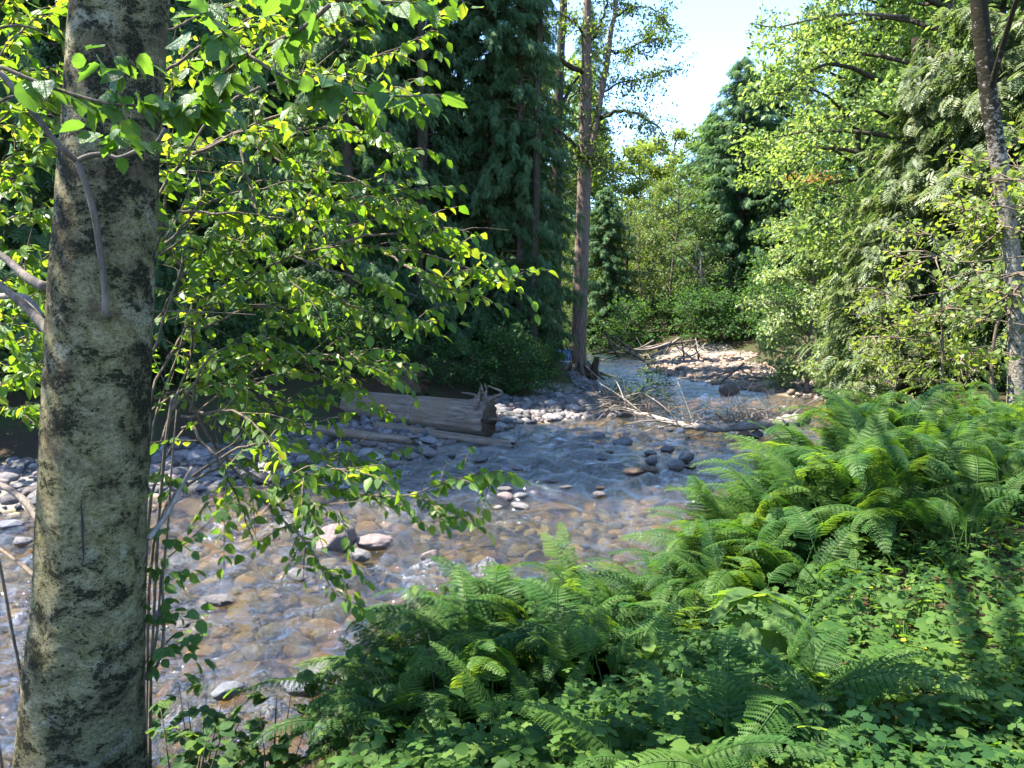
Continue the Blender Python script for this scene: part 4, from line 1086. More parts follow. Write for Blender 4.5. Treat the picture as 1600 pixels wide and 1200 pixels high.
# the little spray of rust coloured dead leaves on its left side
pp = px(1266, 277, 16.8) + rr_.normal(0, 1, (70, 3)) * [0.3, 0.15, 0.06]
pp = (pp - inv) @ Rz.T
obj("dead_leaves", scatter(LEAF_FAR[0], LEAF_FAR[1], pp, norm(rr_.normal(0, 1, (70, 3))), norm(rr_.normal(0, .6, (70, 3)) + [0, 0, 1]), 0.09 * rr_.uniform(.6, 1.2, 70), rr_.uniform(0, 1, 70)).data("dead_leaves", M['dead_leaf']), e)["kind"] = "stuff"

# left bank undergrowth around and behind the log
UB = [(445, 20, .9), (500, 20.5, 1.0), (560, 21, 1.0), (780, 21.5, 0.85), (812, 22, 1.0), (845, 23.5, 0.9), (800, 24.5, 1.2), (836, 27, 0.9), (740, 21.5, .7), (380, 19.5, 1.0), (310, 19, 1.1), (858, 26, .42), (240, 18, 1.1), (50, 15.5, 1.0), (-10, 15, 1.1), (95, 16.5, 1.0), (20, 18.5, 1.2)]
UB += [(330, 16.5, .8), (400, 17.2, .8), (460, 18.6, .9), (520, 19.4, .8), (590, 20.4, .9), (640, 21.0, .7), (690, 21.4, .8), (265, 16, .9), (150, 15, .8), (200, 16.8, .9), (120, 18.5, 1.2), (420, 22, 1.3), (610, 22.5, 1.2)]
UB.sort()
for i, (u, Yd, s) in enumerate(UB):
    plant_tree("bank_shrub", UND, at(u, Yd), Yd, s * rb.uniform(.7, 1.1), rb.uniform(0, 6), "green leafy shrub, %s from the left along the foot of the left conifers" % ordinal(i), "shrub", "shrubs under the left conifers")
# ---------------------------------------------------------------- foreground alder
rf = np.random.default_rng(201)
LEAVES = [mesh_data("leaf", *(lambda t: (t[0], t[1]))(leaf_t(w, f, s, 6)), True, None, M[mt]) for (w, f, s, mt) in
          ((0.66, 0.14, 0, 'shrub_obj'), (0.60, 0.05, 0, 'shrub_obj'), (0.70, 0.22, 0, 'shrub_obj'), (0.68, 0.08, 0.02, 'alder_obj'), (0.62, 0.18, 0.02, 'alder_obj'), (0.64, 0.1, 0.02, 'under_obj'))]
LEAF_STUFF = leaf_t(0.64, 0.14, 0, 3)

def place_leaf(parent, inv, p, a, n, s, kind, name="leaf"):
    x, a, n = frames(a[None], n[None])
    m = Matrix(((x[0][0] * s, a[0][0] * s, n[0][0] * s, p[0] - inv[0]), (x[0][1] * s, a[0][1] * s, n[0][1] * s, p[1] - inv[1]), (x[0][2] * s, a[0][2] * s, n[0][2] * s, p[2] - inv[2]), (0, 0, 0, 1)))
    o = bpy.data.objects.new(name, LEAVES[kind]); o.matrix_basis = m
    return link(o, parent)

def twig_leaves(path, r, step, size, spread=0.85, droop=0.6, flat=0.62):
    """leaf frames alternating along a twig"""
    seg = np.linalg.norm(np.diff(path, axis=0), axis=1); L = seg.sum(); cum = np.concatenate([[0], np.cumsum(seg)])
    m = max(2, int(L / step)); ps, as_, ns, ss = [], [], [], []
    for q in range(m + 1):
        d = L * (0.12 + 0.88 * q / m)
        p = np.array([np.interp(d, cum, path[:, k]) for k in range(3)])
        i = min(len(path) - 2, np.searchsorted(cum, d) - 1 if d > 0 else 0); i = max(i, 0)
        t = norm(path[i + 1] - path[i])
        side = norm(np.cross(t, [0, 0, 1.0]) + 1e-6)
        for sg in ((1, -1) if q < m else (0,)):
            if sg and r.random() < 0.12: continue
            a = t * (0.55 if sg else 1) + side * sg * spread + np.array([0, 0, -droop]) + r.normal(0, 0.28, 3)
            n = np.array([0, 0, 1.0]) + side * sg * 0.15 + r.normal(0, flat, 3)
            ps.append(p + r.normal(0, 0.006, 3)); as_.append(norm(a)); ns.append(norm(n)); ss.append(size * r.uniform(0.6, 1.12))
    return ps, as_, ns, ss

tb = px(129, 1200, 2.9); tb[2] = gz(tb[0], tb[1]) - 0.02
alder = empty("alder_tree", tb)
rows = [(125, 1330, .66), (127, 1235, .56), (127, 1200, .515), (129, 1100, .475), (135, 1000, .455), (141, 900, .425), (152, 600, .398), (169, 300, .376), (189, 0, .35), (210, -300, .33)]
Pt = np.array([px(u, v, 2.9) for u, v, _ in rows]); Wt = 0.91 * np.array([w_ for *_, w_ in rows])
Pt = np.vstack([Pt, Pt[-1] + [0.25, 0.25, 2.2], Pt[-1] + [0.5, 0.8, 5.0], Pt[-1] + [0.9, 1.2, 8.0]]); Wt = np.concatenate([Wt, [.27, .17, .06]])
pp_ = resample(Pt, 300); ww = np.interp(np.linspace(0, 1, 300), np.linspace(0, 1, len(Wt)), Wt) / 2
V, F = tube(pp_, ww, 96)
cen = np.repeat(pp_, 96, 0); body = V[:len(cen)]
rdir = body - cen
lump = 0.05 * fbm(body * np.array([2.2, 2.2, 1.4]), 3, 4) + 0.022 * fbm(body * np.array([9, 9, 16]), 3, 6) + 0.012 * fbm(body * 34, 2, 8)
flare = np.exp(-(body[:, 2] - tb[2]) / 0.16) * 0.14 * np.maximum(0, np.sin(np.arctan2(rdir[:, 1], rdir[:, 0]) * 5 + 1))
V[:len(cen)] = cen + rdir * (1 + lump + flare)[:, None]
mb = MB(); mb.add(V - tb, F)
obj("trunk", mb.data("trunk", M['bark_alder'], True), alder)
keep_ = np.where((body[:, 2] > tb[2]) & (body[:, 2] < 5.2))[0]
mi = rf.choice(keep_, 60000); mi = mi[(fbm(body[mi] * np.array([5, 5, 9]), 3, 44) > 0.16)][:5000]
mp_ = V[:len(cen)][mi] + rf.normal(0, .012, (len(mi), 3)) * [0.3, 0.3, 1]
mr_ = norm(rdir[mi])
tuft = scatter(np.array([(-.35, 0, 0), (.35, 0, 0), (0, 1, .1)], float), [np.array([(0, 1, 2)])], mp_ - mr_ * .002 - tb, mr_ * .8 + rf.normal(0, .6, (len(mi), 3)), rf.normal(0, 1, (len(mi), 3)), rf.uniform(.004, .011, len(mi)), rf.uniform(0, 1, len(mi)))
obj("moss", tuft.data("moss", M['moss']), alder)["kind"] = "stuff"
def trunk_front(u, v):
    """point on the camera side of the trunk seen at photo pixel (u, v)"""
    i = int(np.argmin(np.abs(np.array([p[2] for p in pp_]) - px(u, v, 2.75)[2])))
    p = px(u, v, 2.9); r_ = ww[i]; dx = p[0] - pp_[i][0]
    return px(u, v, pp_[i][1] - math.sqrt(max(0.0, r_ * r_ - dx * dx)) - 0.004)
for pts in ([(82, 930), (80, 960), (79, 1005)], [(88, 1022), (85, 1050), (84, 1072)], [(127, 780), (129, 830), (131, 880)], [(118, 690), (119, 730)]):
    Pc = np.array([trunk_front(*q) for q in pts]); k = np.linspace(0, 1, len(pts))
    b = MB(); b.add(*tube(resample(Pc, 10) + rf.normal(0, .0012, (10, 3)) - tb, 0.0045 * np.sin(np.pi * np.linspace(0.06, 0.94, 10)), 5))
    obj("bark_crack", b.data("bark_crack", M['crack'], True), alder)
def branch(pts, Y, r0, r1, mat='twig', n=18, name="branch", parent=alder, inv=tb):
    Pb = np.array([px(u, v, y_) for (u, v), y_ in zip(pts, np.linspace(Y[0], Y[1], len(pts)))]) if np.shape(pts)[1] == 2 else np.array(pts)
    Pb = resample(Pb, n)
    b = MB(); b.add(*tube(Pb - inv, np.linspace(r0, r1, n), 7))
    obj(name, b.data(name, M[mat], True), parent)
    return Pb
# old twig forking across the trunk
branch([(0, 112), (55, 180), (90, 225), (120, 252)], (2.45, 2.6), .010, .009, 'bark_grey')
branch([(120, 252), (140, 243), (165, 241), (185, 247), (215, 235), (245, 222), (258, 200)], (2.6, 2.62), .0095, .006, 'bark_grey')
branch([(120, 252), (135, 290), (148, 340), (156, 390), (164, 450), (164, 497)], (2.6, 2.69), .010, .012, 'bark_grey')
branch([(164, 490), (150, 470), (130, 425), (100, 405)], (2.69, 2.66), .003, .0015)
branch([(166, 497), (185, 484), (230, 486), (330, 488), (400, 492)], (2.69, 3.1), .004, .002)
# mossy broken limbs on its left side
branch([(78, 520), (60, 500), (30, 470), (-20, 430)], (2.9, 3.1), .02, .014, 'bark_grey')
branch([(72, 450), (40, 432), (10, 405), (-30, 380)], (2.9, 3.2), .02, .012, 'bark_grey')
branch([(66, 500), (45, 470), (20, 462), (-30, 468)], (3.0, 3.3), .018, .012, 'twig_dead')
branch([(70, 830), (45, 790), (15, 765), (-30, 745)], (2.95, 3.3), .017, .012, 'bark_grey')
branch([(55, 900), (30, 880), (-10, 850)], (2.95, 3.4), .01, .006, 'twig')
# basal shoots on the right side
SH = [branch([(228, 1062), (250, 1030), (256, 980), (254, 905), (262, 830), (268, 730), (276, 640)], (2.95, 3.15), .008, .003, 'twig'),
      branch([(228, 1058), (244, 1000), (250, 930), (256, 880), (300, 840), (370, 775)], (2.95, 3.2), .006, .002, 'twig'),
      branch([(225, 1062), (252, 1022), (290, 1000), (330, 985)], (2.92, 3.1), .004, .0015, 'twig'),
      branch([(232, 842), (262, 800), (300, 730)], (2.9, 3.1), .012, .008, 'twig_dead')]
lv = ([], [], [], [])
def extend(t):
    for a_, b_ in zip(lv, t): a_.extend(b_)
for P_ in SH[:3]:
    for q in range(9):
        f = rf.uniform(0.25, 1); p0 = np.array([np.interp(f * (len(P_) - 1), range(len(P_)), P_[:, k]) for k in range(3)])
        d = norm(rf.normal(0, 1, 3) * [1, 0.7, 0.5]); L = rf.uniform(0.06, 0.16)
        extend(twig_leaves(np.array([p0, p0 + d * L * .5, p0 + d * L]), rf, 0.06, 0.062))
# low leafy branches close to the lens, above left
LOWB = [branch([(-10, 100), (90, 140), (180, 163), (280, 165), (360, 172)], (2.1, 2.2), .006, .003, 'twig'),
        branch([(515, 8), (470, 45), (390, 86), (330, 130), (288, 168)], (1.95, 2.15), .006, .003, 'twig'),
        branch([(388, 86), (450, 122), (540, 143), (620, 150), (690, 148)], (2.0, 2.05), .005, .002, 'twig'),
        branch([(388, 86), (350, 50), (300, -10)], (2.0, 2.0), .005, .004, 'twig'),
        branch([(183, 165), (186, 200), (190, 240)], (2.15, 2.3), .002, .001, 'twig'), branch([(183, 163), (192, 120), (170, 70)], (2.15, 2.2), .002, .001, 'twig'),
        branch([(430, -40), (500, -5), (570, 0), (650, 5)], (2.05, 2.05), .004, .002, 'twig'),
        branch([(-30, 50), (30, 40), (80, 55)], (2.0, 2.1), .004, .002, 'twig'), branch([(-40, 190), (20, 150), (70, 170), (100, 200)], (2.2, 2.3), .004, .002, 'twig')]
for P_ in LOWB:
    extend(twig_leaves(P_, rf, 0.05, 0.082, 0.8, 0.75, 0.35))
    for q in range(3):
        f = rf.uniform(0.2, 1); p0 = np.array([np.interp(f * (len(P_) - 1), range(len(P_)), P_[:, k]) for k in range(3)])
        d = norm(rf.normal(0, 1, 3) * [1, 0.6, 0.45]); L = rf.uniform(0.06, 0.14)
        extend(twig_leaves(np.array([p0, p0 + d * L * .5, p0 + d * L]), rf, 0.05, 0.075, 0.8, 0.7))
for i, (p, a, n, s) in enumerate(zip(*lv)):
    if i >= 298: break
    place_leaf(alder, tb, p, a, n, s, 3 + i % 2)
# unseen crown of this alder, its clumps placed to shade the bank and trunk
cw, cp, ca, cn = MB(), [], [], []
top = pp_[240]
SHADE_CLUMPS = [(-0.6, 8.2, 9.0), (0.9, 8.4, 9.4), (-1.5, 9.2, 10.6), (2.0, 7.2, 8.8), (-1.0, 10.2, 12.0), (1.6, 9.6, 11), (3.0, 5.8, 8.6), (2.8, 8.8, 10.4), (-1.2, 7.8, 9.0), (-4.2, 3.0, 5.7), (-5.2, 2.8, 6.9), (-6.2, 3.1, 8.2)]
for q, c in enumerate(SHADE_CLUMPS):
    c = np.array(c); b0 = pp_[int(236 + 45 * rf.random())]
    lp = resample([b0, (b0 + c) / 2 + [0, 0, 0.5], c], 12)
    cw.add(*tube(lp - tb, np.linspace(.05, .012, 12), 6, False))
    for k in range(9):
        f = rf.uniform(0.4, 1); p0 = np.array([np.interp(f * 11, range(12), lp[:, j]) for j in range(3)])
        p1 = p0 + norm(rf.normal(0, 1, 3) * [1, 1, .5]) * rf.uniform(0.5, 1.3)
        cw.add(*tube(np.array([p0, p1]) - tb, [.01, .004], 3, False))
        m = 24; g_ = rf.uniform(0.1, 1, m)[:, None]
        cp.append(p0 * (1 - g_) + p1 * g_ + rf.normal(0, .13, (m, 3))); ca.append(rf.normal(0, 1, (m, 3)) + [0, 0, -.5]); cn.append(rf.normal(0, .5, (m, 3)) + [0, 0, 1])
obj("limbs", cw.data("limbs", M['bark_grey'], True), alder).name = "crown_limb"
cp = np.concatenate(cp)
obj("crown", scatter(LEAF_MID[0], LEAF_MID[1], cp - tb, norm(np.concatenate(ca)), norm(np.concatenate(cn)), 0.1 * rf.uniform(.7, 1.2, len(cp)), rf.uniform(0, 1, len(cp))).data("crown", M['alder']), alder)
tag(alder, "big alder trunk blotched with pale lichen and dark moss close by on the left", "tree")

# ---------------------------------------------------------------- leafy shrubs leaning over the creek behind the alder
SHRUBS = [
 ("leafy shrub whose topmost boughs spread right of the trunk under the sky line", (-1.89, 3.75), 3.65, 0.068, [
   [(222, 420), (300, 240), (400, 110), (520, 40), (640, 10)], [(300, 240), (420, 175), (520, 165), (600, 150), (650, 190)], [(250, 120), (340, 60), (430, 40), (500, 90)], [(240, 60), (320, 20), (400, 0)], [(300, 240), (380, 200), (450, 210), (510, 240)], [(330, 180), (430, 130), (540, 100), (660, 60), (700, 20)], [(330, 200), (460, 200), (560, 210), (640, 240)]]),
 ("leafy shrub with a bare kinked bough crossing high beside the trunk", (-1.94, 3.85), 3.85, 0.068, [
   [(225, 470), (280, 330), (330, 225), (372, 215), (470, 262), (560, 310), (670, 362)], [(372, 215), (400, 330), (430, 420), (470, 480)], [(280, 330), (360, 330), (440, 340), (520, 350)], [(250, 400), (330, 350), (400, 370)], [(470, 262), (540, 270), (610, 300), (660, 330)], [(260, 380), (310, 300), (350, 270)], [(280, 330), (400, 300), (500, 310), (590, 330)]]),
 ("leafy shrub with the longest bough, its tip reaching out to the middle", (-1.97, 3.9), 3.95, 0.070, [
   [(230, 640), (300, 520), (400, 425), (520, 385), (640, 400), (740, 430), (806, 456)], [(400, 425), (480, 450), (580, 490), (655, 500)], [(520, 385), (600, 370), (690, 380), (720, 400)], [(300, 520), (400, 480), (500, 500), (560, 560), (622, 590)], [(600, 395), (660, 430), (710, 455), (740, 470)], [(460, 400), (540, 430), (620, 450)]]),
 ("leafy shrub with dense low boughs level with the end of the log", (-2.00, 3.95), 3.85, 0.068, [
   [(232, 760), (300, 640), (380, 590), (480, 580), (560, 625), (603, 645)], [(300, 640), (380, 660), (480, 665), (560, 640)], [(300, 640), (330, 560), (420, 530), (480, 545)], [(250, 700), (300, 560), (310, 480), (360, 450)], [(380, 590), (440, 560), (520, 560), (560, 580)], [(270, 640), (310, 580), (350, 540)], [(280, 670), (400, 630), (520, 610)]]),
 ("leafy shrub with one low bough tipped with bright leaves before the water", (-1.89, 3.75), 3.6, 0.072, [
   [(238, 830), (300, 745), (400, 715), (500, 755), (600, 772), (690, 748), (772, 728)], [(640, 768), (680, 790), (700, 820)], [(300, 745), (380, 690), (470, 695), (560, 715), (600, 705)], [(340, 725), (400, 670), (460, 650)], [(400, 715), (460, 740), (520, 730), (570, 740)]]),
 ("leafy shrub with a bough hanging steeply down over the shallows", (-1.82, 3.6), 3.5, 0.064, [
   [(262, 620), (330, 700), (420, 790), (480, 850), (520, 925), (575, 950)], [(330, 700), (420, 760), (500, 790), (535, 800)], [(300, 670), (360, 740), (400, 830)], [(420, 790), (470, 800), (500, 830)], [(285, 650), (380, 640), (450, 720), (480, 740)]]),
 ("sunlit shrub behind the left side of the alder trunk, upper part", (-2.6, 4.1), 3.9, 0.074, [
   [(-80, 500), (-30, 330), (30, 230), (95, 120)], [(-30, 330), (20, 290), (75, 260)], [(-60, 200), (0, 90), (60, 30), (110, 0)], [(-60, 60), (10, 30), (90, 10)], [(-50, 380), (10, 340), (70, 330)], [(-60, 260), (0, 180), (60, 150), (100, 170)], [(-60, 330), (0, 250), (70, 210)], [(-60, 420), (10, 390), (60, 390)], [(-60, 120), (20, 170), (80, 200)], [(-40, 150), (30, 110), (90, 90)], [(-40, 60), (20, -10), (80, -30)]]),
 ("sunlit shrub behind the left side of the alder trunk, lower part", (-2.9, 4.2), 4.3, 0.074, [
   [(-80, 700), (-30, 560), (30, 500), (70, 480)], [(-60, 640), (0, 600), (62, 580)], [(-60, 480), (10, 440), (70, 420)], [(-50, 570), (10, 540), (60, 540)], [(-60, 680), (0, 640), (55, 640)], [(-60, 520), (10, 500), (60, 520)], [(-60, 600), (10, 570), (60, 600)], [(-60, 450), (0, 470), (60, 450)]]),
 ("leafy shrub just beside the trunk with crossing grey stems", (-2.07, 4.1), 4.05, 0.068, [
   [(228, 700), (270, 560), (310, 430), (350, 330)], [(240, 640), (300, 600), (380, 560), (430, 470)], [(232, 560), (270, 440), (290, 330), (280, 200)], [(260, 560), (330, 460), (400, 440)], [(240, 500), (300, 420), (380, 390), (440, 380)], [(236, 420), (260, 300), (270, 150), (300, 60)], [(240, 620), (330, 600), (420, 610)]]),
]
for k, (lab, bxy, Yd, ls, brs) in enumerate(SHRUBS):
    r = np.random.default_rng(400 + k)
    base = np.array([bxy[0], bxy[1], gz(*bxy)])
    e = empty("leafy_shrub", base)
    lv = ([], [], [], [])
    tw = MB()
    for j, br in enumerate(brs):
        Pb = np.array([px(u, v, Yd + 0.25 * math.sin(2.1 * j + i_)) for i_, (u, v) in enumerate(br)])
        if j == 0: Pb = np.vstack([base, (base + Pb[0]) / 2 + [-0.05, 0.05, 0.1], Pb])
        Pb = resample(Pb, 26) + np.cumsum(r.normal(0, 0.004, (26, 3)), 0)
        b = MB(); b.add(*tube(Pb - base, np.linspace(0.0095 if j == 0 else 0.0075, 0.0022, 26), 6))
        obj("stem", b.data("stem", M['twig'], True), e)
        if j == 0: Pl = Pb[9:]
        else: Pl = Pb
        L = np.linalg.norm(np.diff(Pl, axis=0), axis=1).sum()
        extend(twig_leaves(Pl[len(Pl) // 3:], r, 0.06, ls))
        fw = norm(Pl[-1] - Pl[0])
        for q in range(int(L / (0.085, 0.09, 0.09, 0.15, 0.12, 0.16, 0.085, 0.1, 0.10)[k])):
            f = r.uniform(0.12, 1); p0 = np.array([np.interp(f * (len(Pl) - 1), range(len(Pl)), Pl[:, c]) for c in range(3)])
            d = norm(fw * 0.7 + r.normal(0, 0.62, 3) * [1, 1.1, 0.75] + [0, 0, -0.12]); l2 = r.uniform(0.12, 0.42) * (1.15 - 0.5 * f)
            tp_ = resample(np.array([p0, p0 + d * l2 * .5 + [0, 0, 0.02], p0 + d * l2 + [0, 0, -0.07 * l2]]), 6)
            tw.add(*tube(tp_ - base, np.linspace(.0042, .0016, 6), 3, False))
            extend(twig_leaves(tp_, r, 0.052, ls * 0.95))
        for q in range(int(L / 0.5)):              # bare dead side twigs
            f = r.uniform(0.1, .8); p0 = np.array([np.interp(f * (len(Pl) - 1), range(len(Pl)), Pl[:, c]) for c in range(3)])
            d = norm(r.normal(0, 1, 3) * [1, .6, .8])
            tw.add(*tube(resample(np.array([p0, p0 + d * .15 + r.normal(0, .03, 3), p0 + d * .35 + r.normal(0, .05, 3)]), 7) - base, np.linspace(.003, .001, 7), 3, False))
    obj("twigs", tw.data("twigs", M['twig'], False), e)["kind"] = "stuff"
    n = len(lv[0]); order = r.permutation(n)
    for i in order[:298]: place_leaf(e, base, lv[0][i], lv[1][i], lv[2][i], lv[3][i], int(r.integers(3)))
    rest_ = order[298:]
    if len(rest_):
        A = [np.array(x)[rest_] for x in lv]
        obj("leaves", scatter(LEAF_STUFF[0], LEAF_STUFF[1], A[0] - base, A[1], A[2], A[3], r.uniform(0, 1, len(rest_))).data("leaves", M['shrub'], True), e)["kind"] = "stuff"
    tag(e, lab, "shrub")

# ---------------------------------------------------------------- low berry bushes on the bank, bottom left
TRI = [mesh_data("leaf", *leaf_t(0.72, 0.1, 0.03, 6), True, None, M['under_obj']), mesh_data("leaf", *leaf_t(0.66, 0.2, 0.03, 6), True, None, M['ground_obj'])]
BERRY = [("berry bush with toothed leaves left of the slate boulder", 300, 1120, 4.3, 1.0), ("berry bush with toothed leaves below the slate boulder", 420, 1150, 3.9, 1.0),
         ("tall berry bush with pale leaves right of the slate boulder", 575, 1090, 3.9, 1.1), ("berry bush at the bottom edge right of the alder trunk", 280, 1200, 3.3, .8),
         ("shaded berry bush at the bottom edge under the ferns", 560, 1190, 3.4, .8), ("thin sapling with drooping leaves standing before the pink rocks", 612, 1010, 4.4, .8),
         ("berry bush with pale drooping leaves among the leftmost ferns", 690, 1060, 3.6, .9)]
for k, (lab, u, v, Yd, s_) in enumerate(BERRY):
    r = np.random.default_rng(500 + k)
    t_ = px(u, v, Yd); base = np.array([t_[0], t_[1], gz(t_[0], t_[1])]); e = empty("berry_bush", base)
    topz = max(px(u, v - (75 if k != 5 else 110), Yd)[2], base[2] + 0.4)
    for q in range(15 if k != 5 else 3):
        tip = np.array([base[0] + r.normal(0, .23 * s_), base[1] + r.normal(0, .16 * s_), base[2] + (topz - base[2]) * r.uniform(.45, 1.0)])
        sp = resample(np.array([base + r.normal(0, .03, 3) * [1, 1, 0], (base + tip) / 2 + [0, 0, .05], tip]), 9)
        b = MB(); b.add(*tube(sp - base, np.linspace(.005, .002, 9), 4)); obj("stem", b.data("stem", M['twig'], True), e)
        for j in range(4):
            f = 0.45 + 0.55 * j / 3; p0 = np.array([np.interp(f * 8, range(9), sp[:, c]) for c in range(3)])
            az = r.uniform(0, 6.28) + j * 2.4; o_ = np.array([math.cos(az), math.sin(az), 0.25])
            p1 = p0 + o_ * r.uniform(0.04, 0.1)
            for w_ in (-1.0, 0.0, 1.0):
                a_ = norm(np.array([math.cos(az + w_), math.sin(az + w_), -0.35 + r.normal(0, .2)]))
                x, a2, n2 = frames(a_[None], np.array([[r.normal(0, .25), r.normal(0, .25), 1.0]])); s = r.uniform(.06, .1) * s_
                o = bpy.data.objects.new("leaf", TRI[int(r.random() < 0.5)])
                pl = p1 - base
                o.matrix_basis = Matrix([[x[0][i] * s, a2[0][i] * s, n2[0][i] * s, pl[i]] for i in range(3)] + [[0, 0, 0, 1]])
                link(o, e)
    tag(e, lab, "bush")

# ---------------------------------------------------------------- ferns
def frond_mesh(el0, el1, stalk=0.3, npin=17, wmax=0.3, seed=0, sag=0.25, mat='fern_obj'):
    """bipinnate frond: bare stalk, then paired leaflets each cut into narrow lobes; total length 1"""
    r = np.random.default_rng(seed)
    k = 26; s = np.linspace(0, 1, k)
    q_ = np.clip((s - stalk) / (1 - stalk), 0, 1)
    el = el0 + (el1 - el0) * (0.12 * (q_ > 0) + 0.88 * q_ ** 1.1) if stalk > 0.5 else el0 + (el1 - el0) * s ** 1.3
    yz = np.concatenate([[[0, 0]], np.cumsum(np.stack([np.cos(el), np.sin(el)], -1)[:-1] / (k - 1), axis=0)])
    path = np.column_stack([0.03 * np.sin(s * 3 + seed), yz])
    V, F = [], []
    mb = MB(); mb.add(*tube(path, np.linspace(0.0065, 0.0015, k), 3, False), 0.75)
    for i in range(npin):
        q = stalk + (1 - stalk) * (i + 0.15) / npin
        p0 = np.array([np.interp(q, s, path[:, c]) for c in range(3)]); e_ = np.interp(q, s, el)
        T = np.array([0, math.cos(e_), math.sin(e_)]); Nn = np.array([0, -math.sin(e_), math.cos(e_)])
        u_ = i / npin
        L = wmax * (1 - u_) ** 0.85 * (0.78 + 0.22 * min(1, u_ * 6)) * r.uniform(0.9, 1.08) + 0.012
        for sg in (1, -1):
            if r.random() < 0.06: continue
            D = norm(np.array([sg, 0, 0]) * 0.94 + T * (0.28 + 0.25 * u_) + Nn * r.normal(0.02, 0.1))
            B = norm(np.cross(Nn, D)) * sg
            m = max(3, int(14 * L / wmax) + 2)
            for j in range(m):
                f = j / m
                c = p0 + D * L * f - Nn * sag * L * f * f
                l = 0.8 * (1 - stalk) / npin * (1 - 0.75 * f) * r.uniform(.85, 1.15) + 0.004; w_ = L / m * 0.9
                for s2 in (1, -1):
                    b0 = len(V)
                    dd = D * 0.45 + B * s2
                    V += [c, c + dd * l * 0.5 + D * w_ * 0.7 - Nn * .05 * l, c + dd * l - Nn * 0.15 * l, c + dd * l * 0.5 - D * w_ * 0.5]
                    F.append((b0, b0 + 1, b0 + 2, b0 + 3) if s2 * sg > 0 else (b0, b0 + 3, b0 + 2, b0 + 1))
    V = np.array(V)
    mb.add(V, [np.array(F)], 0.5)
    return mb.data("frond", M[mat])
FSPEC = [(84, -25, 0.52, 22, 0.12, .25), (80, -45, 0.56, 21, 0.125, .3), (87, 15, 0.5, 23, 0.11, .2), (74, -20, 0.52, 22, 0.125, .35), (88, -60, 0.58, 20, 0.13, .3), (82, -5, 0.54, 22, 0.105, .5),
         (78, -65, 0.53, 22, 0.12, .45), (85, -35, 0.56, 19, 0.135, .5), (72, 5, 0.51, 23, 0.11, .3), (84, -20, 0.42, 28, 0.135, .3), (80, -30, 0.44, 27, 0.14, .4)]
FR = [frond_mesh(rad(q[0]), rad(q[1]), q[2], q[3], q[4], k + 1, q[5]) for k, q in enumerate(FSPEC)]
FZ = [max(0.74, max(v.co.z for v in m_.vertices)) for m_ in FR]
SHORT = [frond_mesh(rad(80), rad(-25), 0.3, 24, 0.15, 31, .3), frond_mesh(rad(84), rad(5), 0.28, 24, 0.14, 32, .25), frond_mesh(rad(74), rad(-45), 0.34, 22, 0.16, 33, .4), frond_mesh(rad(66), rad(-20), 0.3, 22, 0.15, 34, .35)]
SZ = [max(0.66, max(v.co.z for v in m_.vertices)) for m_ in SHORT]
DEADF = [frond_mesh(rad(70), rad(-70), 0.4, 18, 0.1, 51, .7, 'fern_dead'), frond_mesh(rad(50), rad(-60), 0.4, 16, 0.09, 52, .8, 'fern_dead')]
def fern(x, y, h, nf, label, group, r, lean=None, short=False, spread=0.12):
    e = empty("fern", (x, y, gz(x, y) - 0.02))
    a0 = r.uniform(0, 6.28)
    for q in range(nf):
        k = int(r.integers(4 if short else len(FR)))
        dead = q > 2 and r.random() < 0.035
        o = bpy.data.objects.new("frond", DEADF[q % 2] if dead else (SHORT if short else FR)[k])
        if dead: o["label"] = "withered brown frond"
        az = a0 + q * 2.4 + r.normal(0, .3)
        if lean is not None and r.random() < 0.35: az = lean + r.normal(0, 0.9)
        o.rotation_euler = (r.normal(0, .16), r.normal(0, .16), az)
        s = h / (SZ if short else FZ)[k] * (r.uniform(0.4, 1.04) if q else 1.0)
        o.scale = (s * r.uniform(.85, 1.15), s, s); o.location = (r.normal(0, spread), r.normal(0, spread), 0)
        link(o, e)
    return tag(e, label, "fern", group)
rq = np.random.default_rng(610)
# the fern edge: photo line of the frond tops and the depth of each part of the mound
EDGE = [(600, 1000, 3.6, 4.3), (690, 955, 3.7, 4.4), (760, 925, 3.8, 4.5), (820, 885, 3.9, 4.7), (880, 875, 4.0, 4.8), (930, 865, 4.1, 4.8), (1000, 915, 4.2, 4.9), (1060, 860, 4.4, 5.2),
        (1120, 790, 4.6, 5.6), (1180, 738, 4.8, 6.1), (1240, 690, 5.0, 6.6), (1300, 655, 5.2, 7.1), (1360, 600, 5.3, 7.6), (1420, 592, 5.4, 8.0), (1480, 610, 5.5, 8.4), (1540, 592, 5.6, 8.8), (1600, 600, 5.8, 9.2), (1660, 600, 6, 9.5)]
eu = np.array([q[0] for q in EDGE], float)
FP = []
for u in np.arange(615, 1680, 13.5):
    vt = np.interp(u, eu, [q[1] for q in EDGE]); y0 = np.interp(u, eu, [q[2] for q in EDGE]); y1 = np.interp(u, eu, [q[3] for q in EDGE])
    for lay in range(2):
        uu = u + rq.uniform(-14, 14); Yd = y0 + (y1 - y0) * (rq.random() * 0.5 + 0.5 * lay)
        vtop = vt + rq.uniform(0, 45) + (1 - lay) * 45
        x = at(uu, Yd); zt_ = px(uu, vtop, Yd)[2]; h = zt_ - gz(x, Yd)
        FP.append((uu, x, Yd, float(np.clip(h, 0.32, 1.45)), lay))
FP.sort(key=lambda q: q[0])
cnt_ = {}
